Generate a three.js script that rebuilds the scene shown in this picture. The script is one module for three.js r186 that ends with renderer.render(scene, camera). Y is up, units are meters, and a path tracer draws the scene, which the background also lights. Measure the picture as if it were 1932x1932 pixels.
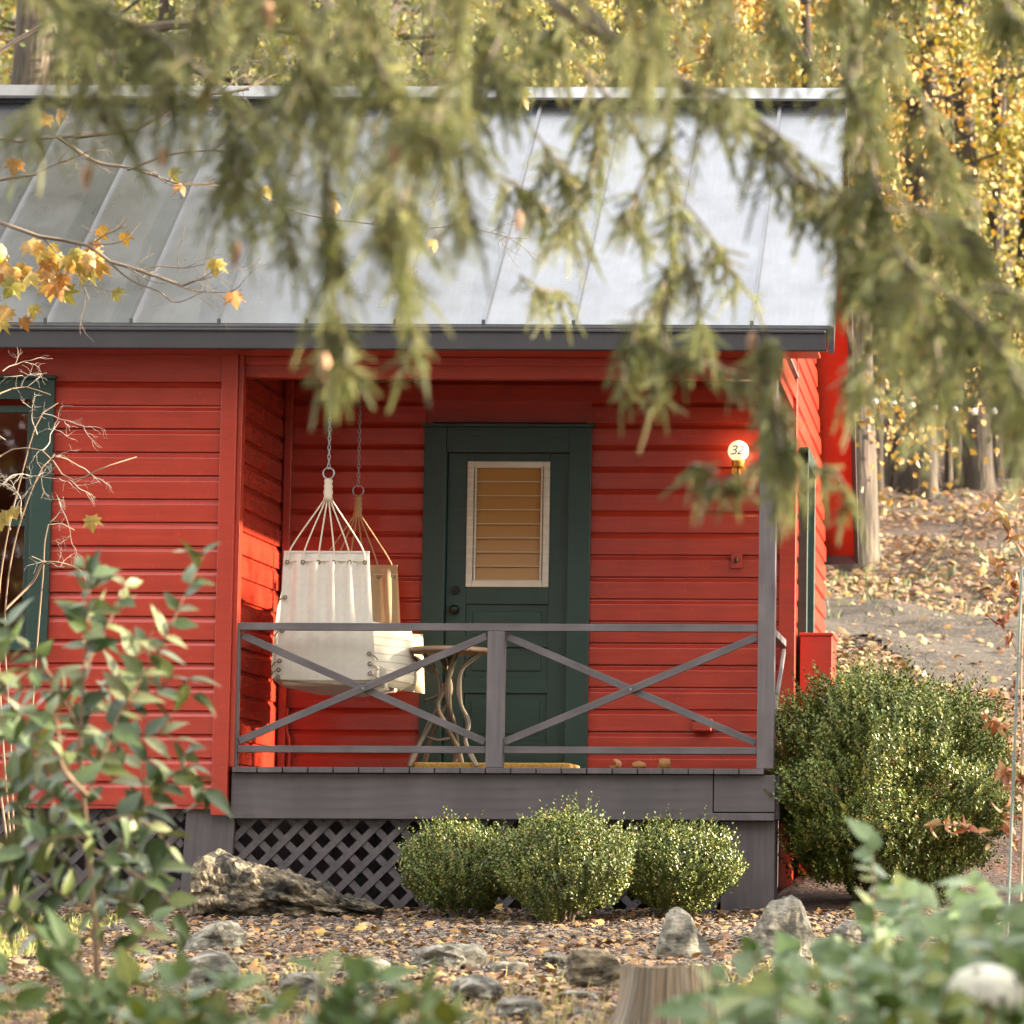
import * as THREE from 'three';
import { mergeGeometries } from 'three/addons/utils/BufferGeometryUtils.js';
import { FontLoader } from 'three/addons/loaders/FontLoader.js';
import { TextGeometry } from 'three/addons/geometries/TextGeometry.js';
import { RoundedBoxGeometry } from 'three/addons/geometries/RoundedBoxGeometry.js';

// ------------------------------------------------------------------ camera
const scene = new THREE.Scene();
const F = 6800, PX = 1900, PY = 966;                 // focal length and principal point in a 1932 px frame
const camera = new THREE.PerspectiveCamera(2 * Math.atan(966 / F) * 180 / Math.PI, 1, 0.5, 400);
camera.position.set(0, 0.28, 21.9);
camera.rotation.set(Math.atan(674 / F), 0, 0);
camera.rotateZ(0.004);
camera.setViewOffset(1932, 1932, 966 - PX, 0, 1932, 1932);
camera.focus = 21.9;
camera.userData.fStop = 3.2;
camera.updateMatrixWorld(true);

// ------------------------------------------------------------------ sky, sun, exposure
const SUN = new THREE.Vector3(1, 0.275, -0.028).normalize();
{
  const w = 512, h = 256, data = new Float32Array(w * h * 4), d = new THREE.Vector3();
  for (let j = 0; j < h; j++) for (let i = 0; i < w; i++) {
    const phi = (i + 0.5) / w * 2 * Math.PI - Math.PI, th = (j + 0.5) / h * Math.PI - Math.PI / 2;
    d.set(Math.cos(th) * Math.cos(phi), Math.sin(th), Math.cos(th) * Math.sin(phi));
    const e = Math.max(d.y, 0), c = Math.max(d.dot(SUN), 0);
    const haze = Math.exp(-e * 3.2), glow = 0.30 * Math.pow(c, 6) + 0.5 * Math.pow(c, 40);
    const k = (j * w + i) * 4;
    data[k] = 0.43 + 0.17 * haze + glow * 0.6;
    data[k + 1] = 0.435 + 0.155 * haze + glow * 0.53;
    data[k + 2] = 0.44 + 0.12 * haze + glow * 0.41;
    data[k + 3] = 1;
  }
  const sky = new THREE.DataTexture(data, w, h, THREE.RGBAFormat, THREE.FloatType);
  sky.mapping = THREE.EquirectangularReflectionMapping; sky.magFilter = THREE.LinearFilter; sky.minFilter = THREE.LinearFilter;
  sky.needsUpdate = true;
  scene.background = sky; scene.environment = sky;
}
const sun = new THREE.DirectionalLight(new THREE.Color(1, 0.86, 0.66), 3.7);
sun.position.copy(SUN).multiplyScalar(60); sun.target.position.set(-3, 1, 0);
sun.position.add(sun.target.position);
sun.castShadow = true; sun.shadow.radius = 1.5; sun.shadow.mapSize.set(4096, 4096);
Object.assign(sun.shadow.camera, { left: -40, right: 40, top: 40, bottom: -30, near: 1, far: 200 });
scene.add(sun, sun.target);
const renderer = new THREE.WebGLRenderer({ antialias: true });
renderer.toneMapping = THREE.LinearToneMapping;
renderer.toneMappingExposure = 7.6;
renderer.shadowMap.enabled = true;

// ------------------------------------------------------------------ helpers
let seed = 12345;
const rnd = () => { seed |= 0; seed = seed + 0x6D2B79F5 | 0; let t = Math.imul(seed ^ seed >>> 15, 1 | seed); t = t + Math.imul(t ^ t >>> 7, 61 | t) ^ t; return ((t ^ t >>> 14) >>> 0) / 4294967296; };
const rr = (a, b) => a + (b - a) * rnd();
const pick = (a) => a[Math.floor(rnd() * a.length) % a.length];
const gauss = () => (rnd() + rnd() + rnd() + rnd() - 2) / 0.577 * 0.5;
const V = (x, y, z) => new THREE.Vector3(x, y, z);
const clamp = (x, a, b) => Math.min(b, Math.max(a, x));
const smooth = (a, b, x) => { const t = clamp((x - a) / (b - a), 0, 1); return t * t * (3 - 2 * t); };
const lerp = (a, b, t) => a + (b - a) * t;
function hash(x, y, z = 0) { let h = Math.imul(x, 374761393) ^ Math.imul(y, 668265263) ^ Math.imul(z, 2147483647 ^ 83492791); h = Math.imul(h ^ h >>> 13, 1274126177); return ((h ^ h >>> 16) >>> 0) / 4294967296; }
function vnoise(x, y, px = 0) {
  const xi = Math.floor(x), yi = Math.floor(y), fx = x - xi, fy = y - yi, sx = fx * fx * (3 - 2 * fx), sy = fy * fy * (3 - 2 * fy);
  const m = (a) => px ? ((a % px) + px) % px : a;
  return lerp(lerp(hash(m(xi), m(yi)), hash(m(xi + 1), m(yi)), sx), lerp(hash(m(xi), m(yi + 1)), hash(m(xi + 1), m(yi + 1)), sx), sy);
}
function fbm(x, y, o = 4, p = 0) { let s = 0, a = 0.5, n = 0; for (let i = 0; i < o; i++) { s += a * vnoise(x, y, p); n += a; x *= 2; y *= 2; if (p) p *= 2; a *= 0.5; } return s / n; }
function noise3(x, y, z) { return (vnoise(x + 13.1 * Math.floor(z), y) * (1 - (z - Math.floor(z))) + vnoise(x + 13.1 * Math.floor(z + 1), y) * (z - Math.floor(z))); }
function makeTex(size, fn, srgb = true, sizeY = size) {
  const data = new Uint8Array(size * sizeY * 4);
  for (let j = 0; j < sizeY; j++) for (let i = 0; i < size; i++) {
    const c = fn(i / size, j / sizeY), k = (j * size + i) * 4;
    data[k] = clamp(c[0], 0, 1) * 255; data[k + 1] = clamp(c[1], 0, 1) * 255; data[k + 2] = clamp(c[2], 0, 1) * 255; data[k + 3] = 255;
  }
  const t = new THREE.DataTexture(data, size, sizeY, THREE.RGBAFormat);
  t.wrapS = t.wrapT = THREE.RepeatWrapping; t.magFilter = THREE.LinearFilter; t.minFilter = THREE.LinearMipmapLinearFilter; t.generateMipmaps = true;
  if (srgb) t.colorSpace = THREE.SRGBColorSpace; t.needsUpdate = true; return t;
}
const rep = (t, a, b = a) => { const c = t.clone(); c.repeat.set(a, b); c.needsUpdate = true; return c; };
const lin = (r, g, b) => new THREE.Color().setRGB(r, g, b);
const M4 = () => new THREE.Matrix4();
// pixel (1932 px frame) to ray / point
function ray(u, v) { return V((u - PX) / F, -(v - PY) / F, -1).applyQuaternion(camera.quaternion); }
function onZ(u, v, z) { const d = ray(u, v); return d.multiplyScalar((z - camera.position.z) / d.z).add(camera.position); }
function atD(u, v, D) { return ray(u, v).multiplyScalar(D).add(camera.position); }
function groundY(x, z) {
  let y;
  if (z >= 0) y = -0.056 * z;
  else {
    const k = [[0, 0], [2, 0.3], [6, 1.62], [12, 2.75], [22, 4.9], [50, 13], [80, 26], [130, 55]], q = -z;
    let i = 0; while (i < k.length - 2 && q > k[i + 1][0]) i++;
    const t = clamp((q - k[i][0]) / (k[i + 1][0] - k[i][0]), 0, 1.5);
    y = lerp(k[i][1], k[i + 1][1], t);
  }
  const inside = smooth(-1.25, -1.75, x) * smooth(-7.2, -6.3, z);        // level pad that the cabin stands on
  y *= 1 - inside * smooth(0.3, -0.3, z);
  const far = smooth(-3, -14, z) * (1 - inside);
  y += (fbm(x * 0.9 + 7, z * 0.9 + 3, 3) - 0.5) * (0.07 + 0.25 * far);
  return y;
}
function onGround(u, v) {
  const d = ray(u, v).normalize(), p = camera.position.clone();
  let t = 3; for (; t < 160; t += 0.05) { p.copy(d).multiplyScalar(t).add(camera.position); if (p.y < groundY(p.x, p.z)) break; }
  return p;
}
// geometry helpers: uv in metres from the dominant axis of the normal
function metreUV(g) {
  if (g.index) g = g.toNonIndexed();
  const p = g.attributes.position, n = p.count, uv = new Float32Array(n * 2), a = V(), b = V(), c = V(), e = V();
  for (let i = 0; i < n; i += 3) {
    a.fromBufferAttribute(p, i); b.fromBufferAttribute(p, i + 1); c.fromBufferAttribute(p, i + 2);
    e.copy(b).sub(a).cross(c.clone().sub(a)); const x = Math.abs(e.x), y = Math.abs(e.y), z = Math.abs(e.z);
    [a, b, c].forEach((q, k) => { const o = (i + k) * 2; if (z >= x && z >= y) { uv[o] = q.x; uv[o + 1] = q.y; } else if (x >= y) { uv[o] = q.z; uv[o + 1] = q.y; } else { uv[o] = q.x; uv[o + 1] = q.z; } });
  }
  g.setAttribute('uv', new THREE.BufferAttribute(uv, 2)); return g;
}
function flat(g) { g = g.index ? g.toNonIndexed() : g; g.computeVertexNormals(); return g; }
function box(w, h, d, x = 0, y = 0, z = 0) { const g = new THREE.BoxGeometry(w, h, d); g.translate(x, y, z); return metreUV(g); }
function rbox(w, h, d, r = 0.004, x = 0, y = 0, z = 0, seg = 1) { const g = new RoundedBoxGeometry(w, h, d, seg, Math.min(r, w / 2.01, h / 2.01, d / 2.01)); g.translate(x, y, z); return metreUV(g); }
function clean(g) { g = g.index ? g.toNonIndexed() : g; for (const k of Object.keys(g.attributes)) if (!['position', 'normal', 'uv'].includes(k)) g.deleteAttribute(k); return g; }
const merge = (l) => mergeGeometries(l.map(clean));
function tube(pts, rad, seg = 6, lenSeg) {          // tapered tube through points; rad: number or function of 0..1
  const curve = pts.length > 2 ? new THREE.CatmullRomCurve3(pts, false, 'centripetal') : new THREE.LineCurve3(pts[0], pts[1]);
  const n = lenSeg ?? Math.max(2, pts.length * 3), pos = [], nor = [], uv = [], idx = [], fr = curve.computeFrenetFrames(n), len = curve.getLength();
  for (let i = 0; i <= n; i++) {
    const t = i / n, p = curve.getPointAt(t), r = typeof rad === 'function' ? rad(t) : rad;
    for (let j = 0; j <= seg; j++) {
      const a = j / seg * Math.PI * 2, d = fr.normals[i].clone().multiplyScalar(Math.cos(a)).addScaledVector(fr.binormals[i], Math.sin(a));
      pos.push(p.x + d.x * r, p.y + d.y * r, p.z + d.z * r); nor.push(d.x, d.y, d.z); uv.push(j / seg * 0.5, t * len);
    }
  }
  for (let i = 0; i < n; i++) for (let j = 0; j < seg; j++) { const a = i * (seg + 1) + j, b = a + seg + 1; idx.push(a, a + 1, b, b, a + 1, b + 1); }
  const e0 = pos.length / 3, c0 = curve.getPointAt(0), c1 = curve.getPointAt(1);
  pos.push(c0.x, c0.y, c0.z, c1.x, c1.y, c1.z); nor.push(...fr.tangents[0].clone().negate().toArray(), ...fr.tangents[n].toArray()); uv.push(0, 0, 0, len);
  for (let j = 0; j < seg; j++) { idx.push(e0, j + 1, j); const a = n * (seg + 1) + j; idx.push(e0 + 1, a, a + 1); }
  const g = new THREE.BufferGeometry();
  g.setAttribute('position', new THREE.Float32BufferAttribute(pos, 3)); g.setAttribute('normal', new THREE.Float32BufferAttribute(nor, 3)); g.setAttribute('uv', new THREE.Float32BufferAttribute(uv, 2)); g.setIndex(idx);
  return g;
}
const taken = {};
const numbered = (n) => { const k = taken[n] = (taken[n] ?? -1) + 1; return k ? `${n}_${String(k).padStart(3, '0')}` : n; };
function mesh(name, g, m, parent) { const o = new THREE.Mesh(g, m); o.name = name; o.castShadow = o.receiveShadow = true; if (parent) parent.add(o); return o; }
function thing(name, label, category, pos = V(0, 0, 0), group) { const o = new THREE.Group(); o.name = numbered(name); o.position.copy(pos); o.userData = { label, category }; if (group) o.userData.group = group; scene.add(o); return o; }
function tag(o, label, category, group) { o.name = numbered(o.name); o.userData = { label, category }; if (group) o.userData.group = group; scene.add(o); return o; }
function struct(name, g, m) { const o = mesh(name, g, m, scene); o.name = numbered(name); o.userData = { kind: 'structure' }; return o; }
function instanced(name, g, m, mats, cols, parent) {
  const o = new THREE.InstancedMesh(g, m, mats.length); o.name = name; o.castShadow = o.receiveShadow = true;
  mats.forEach((q, i) => o.setMatrixAt(i, q)); if (cols) cols.forEach((c, i) => o.setColorAt(i, c));
  o.userData = { kind: 'stuff' }; if (parent) parent.add(o); return o;
}
const UP = V(0, 1, 0);
function basis(pos, dir, nrm, s = 1) {              // +y along dir, +z towards nrm
  const y = dir.clone().normalize(), z = nrm.clone().addScaledVector(y, -nrm.dot(y)); if (z.lengthSq() < 1e-8) z.set(1, 0, 0.3).addScaledVector(y, -y.x); z.normalize();
  const x = y.clone().cross(z); const sc = typeof s === 'number' ? V(s, s, s) : s;
  return M4().makeBasis(x.multiplyScalar(sc.x), y.multiplyScalar(sc.y), z.multiplyScalar(sc.z)).setPosition(pos);
}
const rdir = () => { const z = rr(-1, 1), a = rr(0, 6.2832), r = Math.sqrt(1 - z * z); return V(r * Math.cos(a), z, r * Math.sin(a)); };

// ------------------------------------------------------------------ textures and materials
const paintTex = makeTex(512, (x, y) => { const s = fbm(x * 4, y * 64, 3, 4) - 0.5, b = fbm(x * 8 + 3, y * 8, 4, 8) - 0.5, v = 0.93 + s * 0.10 + b * 0.12; const chip = fbm(x * 32, y * 32 + 9, 3, 32) > 0.80 ? 0.10 : 0; return [v + chip, v + chip * 1.4, v + chip * 1.4]; });
const paintBump = makeTex(512, (x, y) => { const v = 0.5 + (fbm(x * 4, y * 96, 3, 4) - 0.5) * 0.7 + (fbm(x * 24, y * 24, 3, 24) - 0.5) * 0.5; return [v, v, v]; }, false);
const woodGrey = makeTex(512, (x, y) => { const g = fbm(x * 48, y * 3, 4, 48), b = fbm(x * 6, y * 6, 3, 6), v = 0.86 + (g - 0.5) * 0.22 + (b - 0.5) * 0.16; return [v, v * 0.99, v * 0.99]; });
const woodGreyH = makeTex(512, (x, y) => { const g = fbm(x * 3, y * 48, 4, 3), b = fbm(x * 6, y * 6, 3, 6), st = fbm(x * 14 + 5, y * 1.0, 2, 14), v = 0.87 + (g - 0.5) * 0.2 + (b - 0.5) * 0.14 + (st - 0.5) * 0.10; return [v, v * 0.99, v * 0.99]; });
const barkTex = makeTex(512, (x, y) => { const g = fbm(x * 24, y * 4, 4, 8), c = fbm(x * 6 + 4, y * 3, 4, 6), v = 0.35 + g * 0.75; return [v * (0.95 + 0.1 * c), v * 0.95, v * (0.86 + 0.12 * c)]; });
const barkBump = makeTex(512, (x, y) => { const g = Math.abs(fbm(x * 20, y * 3, 4, 4) - 0.5) * 2; return [g, g, g]; }, false);
const rockTex = makeTex(512, (x, y) => { const a = fbm(x * 6, y * 6, 5, 6), b = fbm(x * 30, y * 30 + 5, 3, 30), l = fbm(x * 9 + 3, y * 9 + 7, 4, 9); let v = 0.30 + a * 0.55 + (b - 0.5) * 0.35; const li = smooth(0.58, 0.66, l); return [lerp(v, 0.80, li * 0.55), lerp(v * 0.97, 0.80, li * 0.55), lerp(v * 0.90, 0.74, li * 0.55)]; });
const rockBump = makeTex(512, (x, y) => { const v = fbm(x * 8, y * 20, 5, 8); return [v, v, v]; }, false);
const canvasTex = makeTex(256, (x, y) => { const v = 0.95 + 0.04 * ((Math.floor(x * 128) + Math.floor(y * 128)) % 2) - 0.02 + (fbm(x * 8, y * 8, 3, 8) - 0.5) * 0.06; return [v, v, v * 0.99]; });
const metalTex = makeTex(512, (x, y) => { const v = 0.93 + (fbm(x * 5, y * 5, 4, 5) - 0.5) * 0.16 + (fbm(x * 60, y * 8, 2, 60) - 0.5) * 0.05; return [v, v, v * 1.01]; });
const metalRough = makeTex(256, (x, y) => { const v = 0.42 + (fbm(x * 6, y * 6, 3, 6) - 0.5) * 0.12; return [v, v, v]; }, false);
const soilTex = makeTex(1024, (x, y) => {
  const a = fbm(x * 40, y * 40, 4, 40), b = fbm(x * 7, y * 7, 4, 7), c = fbm(x * 120, y * 120 + 2, 2, 120), v = 0.20 + a * 0.34 + (c - 0.5) * 0.42;
  const t = smooth(0.42, 0.62, b); return [v * lerp(1.12, 1.28, t) + 0.05, v * lerp(0.98, 0.98, t) + 0.035, v * lerp(0.88, 0.72, t) + 0.03];
});
const gravelTex = makeTex(1024, (x, y) => { const a = fbm(x * 60, y * 60, 3, 60), c = fbm(x * 180, y * 180, 2, 180), b = fbm(x * 5, y * 5, 3, 5), v = 0.42 + (a - 0.5) * 0.4 + (c - 0.5) * 0.5 + (b - 0.5) * 0.12; return [v * 1.03, v * 0.98, v * 0.93]; });
const leafTex = makeTex(128, (x, y) => { // midrib along y at x = 0.5, side veins
  const dx = Math.abs(x - 0.5), rib = Math.exp(-dx * dx * 2500), s = (y * 6 + dx * 5) % 1, vein = Math.exp(-Math.pow((s - 0.5) / 0.08, 2)) * smooth(0.48, 0.2, dx);
  const v = 0.80 + (fbm(x * 8, y * 8, 3, 8) - 0.5) * 0.22 + rib * 0.16 + vein * 0.09; return [v, v, v * 0.95];
});
const std = (o) => new THREE.MeshStandardMaterial({ roughness: 0.7, side: THREE.DoubleSide, ...o });
const phys = (o) => new THREE.MeshPhysicalMaterial({ roughness: 0.7, side: THREE.DoubleSide, ...o });
const mRed = [0.97, 1, 1.03].map((k) => std({ color: lin(0.385 * k, 0.034 * k, 0.016 * k), map: paintTex, bumpMap: paintBump, bumpScale: 0.0007, roughness: 0.27 }));
const mRedTrim = std({ color: lin(0.395, 0.036, 0.017), map: paintTex, bumpMap: paintBump, bumpScale: 0.0006, roughness: 0.3 });
const mGreen = std({ color: lin(0.016, 0.043, 0.033), map: paintTex, bumpMap: paintBump, bumpScale: 0.0008, roughness: 0.38 });
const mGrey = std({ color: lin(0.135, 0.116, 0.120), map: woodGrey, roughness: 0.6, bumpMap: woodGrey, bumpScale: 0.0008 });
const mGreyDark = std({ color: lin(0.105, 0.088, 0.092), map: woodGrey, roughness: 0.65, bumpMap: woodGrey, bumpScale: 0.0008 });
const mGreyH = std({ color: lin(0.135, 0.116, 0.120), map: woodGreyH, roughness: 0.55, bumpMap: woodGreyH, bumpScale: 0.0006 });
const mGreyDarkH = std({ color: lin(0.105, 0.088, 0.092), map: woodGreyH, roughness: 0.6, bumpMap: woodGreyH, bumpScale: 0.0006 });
const mRoof = std({ color: lin(0.245, 0.25, 0.262), map: metalTex, roughnessMap: metalRough, roughness: 0.7, metalness: 0.88 });
const mSeam = std({ color: lin(0.20, 0.205, 0.215), map: metalTex, roughness: 0.3, metalness: 0.95 });
const mRidge = std({ color: lin(0.33, 0.335, 0.345), map: metalTex, roughness: 0.4, metalness: 0.7 });
const mGutter = std({ color: lin(0.060, 0.056, 0.060), map: metalTex, roughness: 0.35, metalness: 0.25 });
const mCream = std({ color: lin(0.62, 0.57, 0.47), map: paintTex, roughness: 0.5 });
const mGlass = phys({ color: 0xffffff, roughness: 0.02, transmission: 1, thickness: 0, ior: 1.5 });
const mBlack = std({ color: lin(0.010, 0.010, 0.011), roughness: 0.35, metalness: 0.4 });
const mSteel = std({ color: lin(0.36, 0.36, 0.36), roughness: 0.35, metalness: 0.9 });
const mCanvas = phys({ color: lin(0.60, 0.55, 0.485), map: rep(canvasTex, 6), roughness: 0.95, transmission: 0.10, thickness: 0 });
const mRope = std({ color: lin(0.62, 0.54, 0.42), map: rep(canvasTex, 3, 30), roughness: 0.95 });
const mTwig = std({ color: lin(0.30, 0.235, 0.16), map: barkTex, roughness: 0.9, bumpMap: barkBump, bumpScale: 0.004 });
const mPale = std({ color: lin(0.42, 0.36, 0.28), map: barkTex, roughness: 0.85 });
const mBark = std({ color: lin(0.100, 0.080, 0.064), map: rep(barkTex, 2, 0.6), roughness: 0.95, bumpMap: rep(barkBump, 2, 0.6), bumpScale: 0.02 });
const mBarkPale = std({ color: lin(0.17, 0.145, 0.118), map: rep(barkTex, 2, 0.6), roughness: 0.95, bumpMap: rep(barkBump, 2, 0.6), bumpScale: 0.02 });
const mRock = std({ color: lin(0.62, 0.60, 0.56), map: rep(rockTex, 1.4), roughness: 0.95, bumpMap: rep(rockBump, 1.4), bumpScale: 0.02 });
const mRockBrown = std({ color: lin(0.48, 0.40, 0.30), map: rep(rockTex, 1.2), roughness: 0.95, bumpMap: rep(rockBump, 1.2), bumpScale: 0.03 });
const leafMat = (r, g, b, t = 0.35, rough = 0.5) => phys({ color: lin(r, g, b), map: leafTex, roughness: rough, transmission: t, thickness: 0 });

// ------------------------------------------------------------------ ground, path
function sheet(xs, zs, lift = 0, keep) {
  const pos = [], uv = [], idx = [], nx = xs.length, nz = zs.length;
  for (const z of zs) for (const x of xs) { pos.push(x, groundY(x, z) + lift, z); uv.push(x, z); }
  for (let j = 0; j < nz - 1; j++) for (let i = 0; i < nx - 1; i++) {
    if (keep && !keep((xs[i] + xs[i + 1]) / 2, (zs[j] + zs[j + 1]) / 2)) continue;
    const a = j * nx + i, b = a + nx; idx.push(a, b, a + 1, b, b + 1, a + 1);
  }
  const g = new THREE.BufferGeometry(); g.setAttribute('position', new THREE.Float32BufferAttribute(pos, 3)); g.setAttribute('uv', new THREE.Float32BufferAttribute(uv, 2)); g.setIndex(idx); g.computeVertexNormals(); return g;
}
const span = (a, b, n) => Array.from({ length: n + 1 }, (_, i) => lerp(a, b, i / n));
{
  const xs = [...span(-60, -14, 16), ...span(-13.6, 6, 120), ...span(6.5, 60, 20)];
  const zs = [...span(45, 22, 8), ...span(21.8, -14, 190), ...span(-14.6, -130, 90)];
  struct('ground', sheet(xs, zs), std({ color: lin(0.28, 0.25, 0.235), map: rep(soilTex, 0.45), roughness: 1, bumpMap: rep(soilTex, 0.45), bumpScale: 0.02 }));
}
const onPath = (x, z) => { if (z > -6.2 || z < -12.2) return false; const t = (-z - 6.2) / 6; const c = lerp(0.9, -2.2, t * t * 0.8 + t * 0.2), w = 1.5 - 0.5 * t; return Math.abs(x - c) < w + 0.25 * (fbm(x * 2, z * 2, 3) - 0.5); };
struct('gravel_path', sheet(span(-4.5, 3.2, 150), span(-5.9, -12.6, 130), 0.022, onPath), std({ color: lin(0.35, 0.295, 0.24), map: rep(gravelTex, 0.6), roughness: 1, bumpMap: rep(gravelTex, 0.6), bumpScale: 0.015 }));

// ------------------------------------------------------------------ cabin
const cabin = thing('cabin', 'red clapboard cabin with metal roof, recessed porch and dark green door', 'cabin', V(-3, 0, -2));
const C0 = cabin.position.clone();
const part = (name, g, m, parent = cabin) => { g.translate(-C0.x, -C0.y, -C0.z); return mesh(name, g, m, parent); };          // g in world metres
const XL = -4.716, XR = -1.376, DECK = 0.88, ZB = -1.5, ZR = -5.55, XFAR = -8.6;
const RIDGE = { y: 5.47, z: -2.2 }, SL = 0.752;
const roofY = (z) => RIDGE.y - SL * Math.abs(z - RIDGE.z);
// dutch-lap board, outward +z, running along +x from 0
const clapCache = {};
function clapGeo(len) {
  const key = len.toFixed(3); if (clapCache[key]) return clapCache[key];
  const P = [[0.001, -0.012], [0.001, 0.015], [0.003, 0.017], [0.104, 0.017], [0.108, 0.016], [0.131, 0.0015], [0.147, -0.002], [0.147, -0.012]];
  const pos = [], x0 = 0, x1 = len, tri = (a, b, c) => pos.push(...a, ...b, ...c);
  for (let i = 0; i < P.length; i++) { const [ya, za] = P[i], [yb, zb] = P[(i + 1) % P.length]; tri([x0, ya, za], [x1, ya, za], [x1, yb, zb]); tri([x0, ya, za], [x1, yb, zb], [x0, yb, zb]); }
  for (let i = 1; i < P.length - 1; i++) { tri([x0, ...P[0]], [x0, ...P[i]], [x0, ...P[i + 1]]); tri([x1, ...P[0]], [x1, ...P[i + 1]], [x1, ...P[i]]); }
  const g = new THREE.BufferGeometry(); g.setAttribute('position', new THREE.Float32BufferAttribute(pos, 3)); g.computeVertexNormals();
  // uv in metres along the board and across its unrolled height
  const n = pos.length / 3, uv = new Float32Array(n * 2); for (let i = 0; i < n; i++) { uv[i * 2] = pos[i * 3]; uv[i * 2 + 1] = pos[i * 3 + 1] + pos[i * 3 + 2]; }
  g.setAttribute('uv', new THREE.BufferAttribute(uv, 2)); return clapCache[key] = g;
}
const offsetGeo = (g, dx, dy) => { const c = g.clone(), uv = c.attributes.uv; for (let i = 0; i < uv.count; i++) uv.setXY(i, uv.getX(i) + dx, uv.getY(i) + dy); return c; };
const PITCH = 0.1437;
function clapRow(parent, x, y, z, len, turn) {      // world start point, turn about y
  if (len < 0.02) return;
  const o = mesh('clapboard', offsetGeo(clapGeo(len), rr(0, 3), rr(0, 3)), pick(mRed), parent);
  o.position.set(x - C0.x, y - C0.y, z - C0.z); o.rotation.y = turn;
  o.position.y += rr(-0.0012, 0.0012); o.rotation.x = 0;
  const push = rr(-0.0015, 0.0015); o.position.x += Math.sin(turn) * push; o.position.z += Math.cos(turn) * push;
}
// front wall left of the porch
const WX0 = -6.9, WX1 = -5.83, WY0 = 1.62, WY1 = 3.24;       // window casing outline, right part in view
{
  const y0 = 0.644, y1 = 3.6;
  const w = part('front_wall', merge([box(WX0 - XFAR, y1 - y0, 0.1, (WX0 + XFAR) / 2, (y0 + y1) / 2, -0.075), box(XL - WX1 + 0.06, y1 - y0, 0.1, (XL + WX1 - 0.06) / 2, (y0 + y1) / 2, -0.075), box(WX1 - WX0, y1 - WY1, 0.1, (WX0 + WX1) / 2, (y1 + WY1) / 2, -0.075), box(WX1 - WX0, WY0 - y0, 0.1, (WX0 + WX1) / 2, (y0 + WY0) / 2, -0.075)]), mRedTrim);
  for (let k = 0; k < 18; k++) {
    const y = y0 + k * PITCH;
    if (y + PITCH < WY0 + 0.02) clapRow(w, WX0 - 0.9, y, -0.02, -4.812 - WX0 + 0.9, 0);
    else { clapRow(w, WX1 - 0.012, y, -0.02, -4.812 - WX1 + 0.012, 0); clapRow(w, WX0 - 0.9, y, -0.02, 0.912, 0); }
  }
  part('frieze_board', rbox(-4.812 - XFAR, 0.30, 0.03, 0.004, (-4.812 + XFAR) / 2, 3.381, -0.008), mRed[1], w);
  part('drip_edge', box(-4.812 - XFAR, 0.02, 0.02, (-4.812 + XFAR) / 2, 0.634, -0.02), mRedTrim, w);
  part('corner_board', rbox(0.098, 2.86, 0.03, 0.004, -4.763, 2.016, 0.0065), mRedTrim);
  part('corner_board', rbox(0.03, 2.68, 0.09, 0.004, -4.7, 2.22, -0.0545), mRedTrim);
}
// recess: left wall, back wall, corner trim
{
  const l = part('porch_side_wall', box(0.1, 2.75, 1.46, XL - 0.075, DECK + 1.375, -0.76), mRedTrim);
  const n = 17, yb = 0.905;
  for (let k = 0; k < n; k++) clapRow(l, XL - 0.022, yb + k * PITCH, -0.10, 1.37, Math.PI / 2);
  const b = part('porch_back_wall', merge([box(-3.76 - XL + 0.1, 2.75, 0.1, (-3.76 + XL - 0.1) / 2, DECK + 1.375, ZB - 0.075), box(XR + 2.75, 2.75, 0.1, (XR - 2.75) / 2, DECK + 1.375, ZB - 0.075), box(1.01, 0.45, 0.1, -3.255, 3.63 - 0.225, ZB - 0.075)]), mRedTrim);
  const y964 = onZ(1300, 964, ZB).y, base = y964 - Math.floor((y964 - DECK) / PITCH) * PITCH - PITCH;
  for (let k = 0; k < 20; k++) {
    const y = base + k * PITCH; if (y > 3.6) break; if (y + PITCH < DECK + 0.02) continue;
    if (y > 3.19) clapRow(b, XL + 0.02, y, ZB - 0.022, XR - XL - 0.12, 0);
    else { clapRow(b, XL + 0.02, y, ZB - 0.022, -3.80 - XL - 0.02, 0); clapRow(b, -2.722, y, ZB - 0.022, -1.478 + 2.722, 0); }
  }
  part('inside_corner_trim', rbox(0.05, 2.6, 0.05, 0.004, XL + 0.025, DECK + 1.31, ZB + 0.027), mRedTrim);
  part('corner_board', rbox(0.104, 2.72, 0.035, 0.004, -1.427, DECK + 1.25, ZB + 0.0045), mRedTrim);
}
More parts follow.
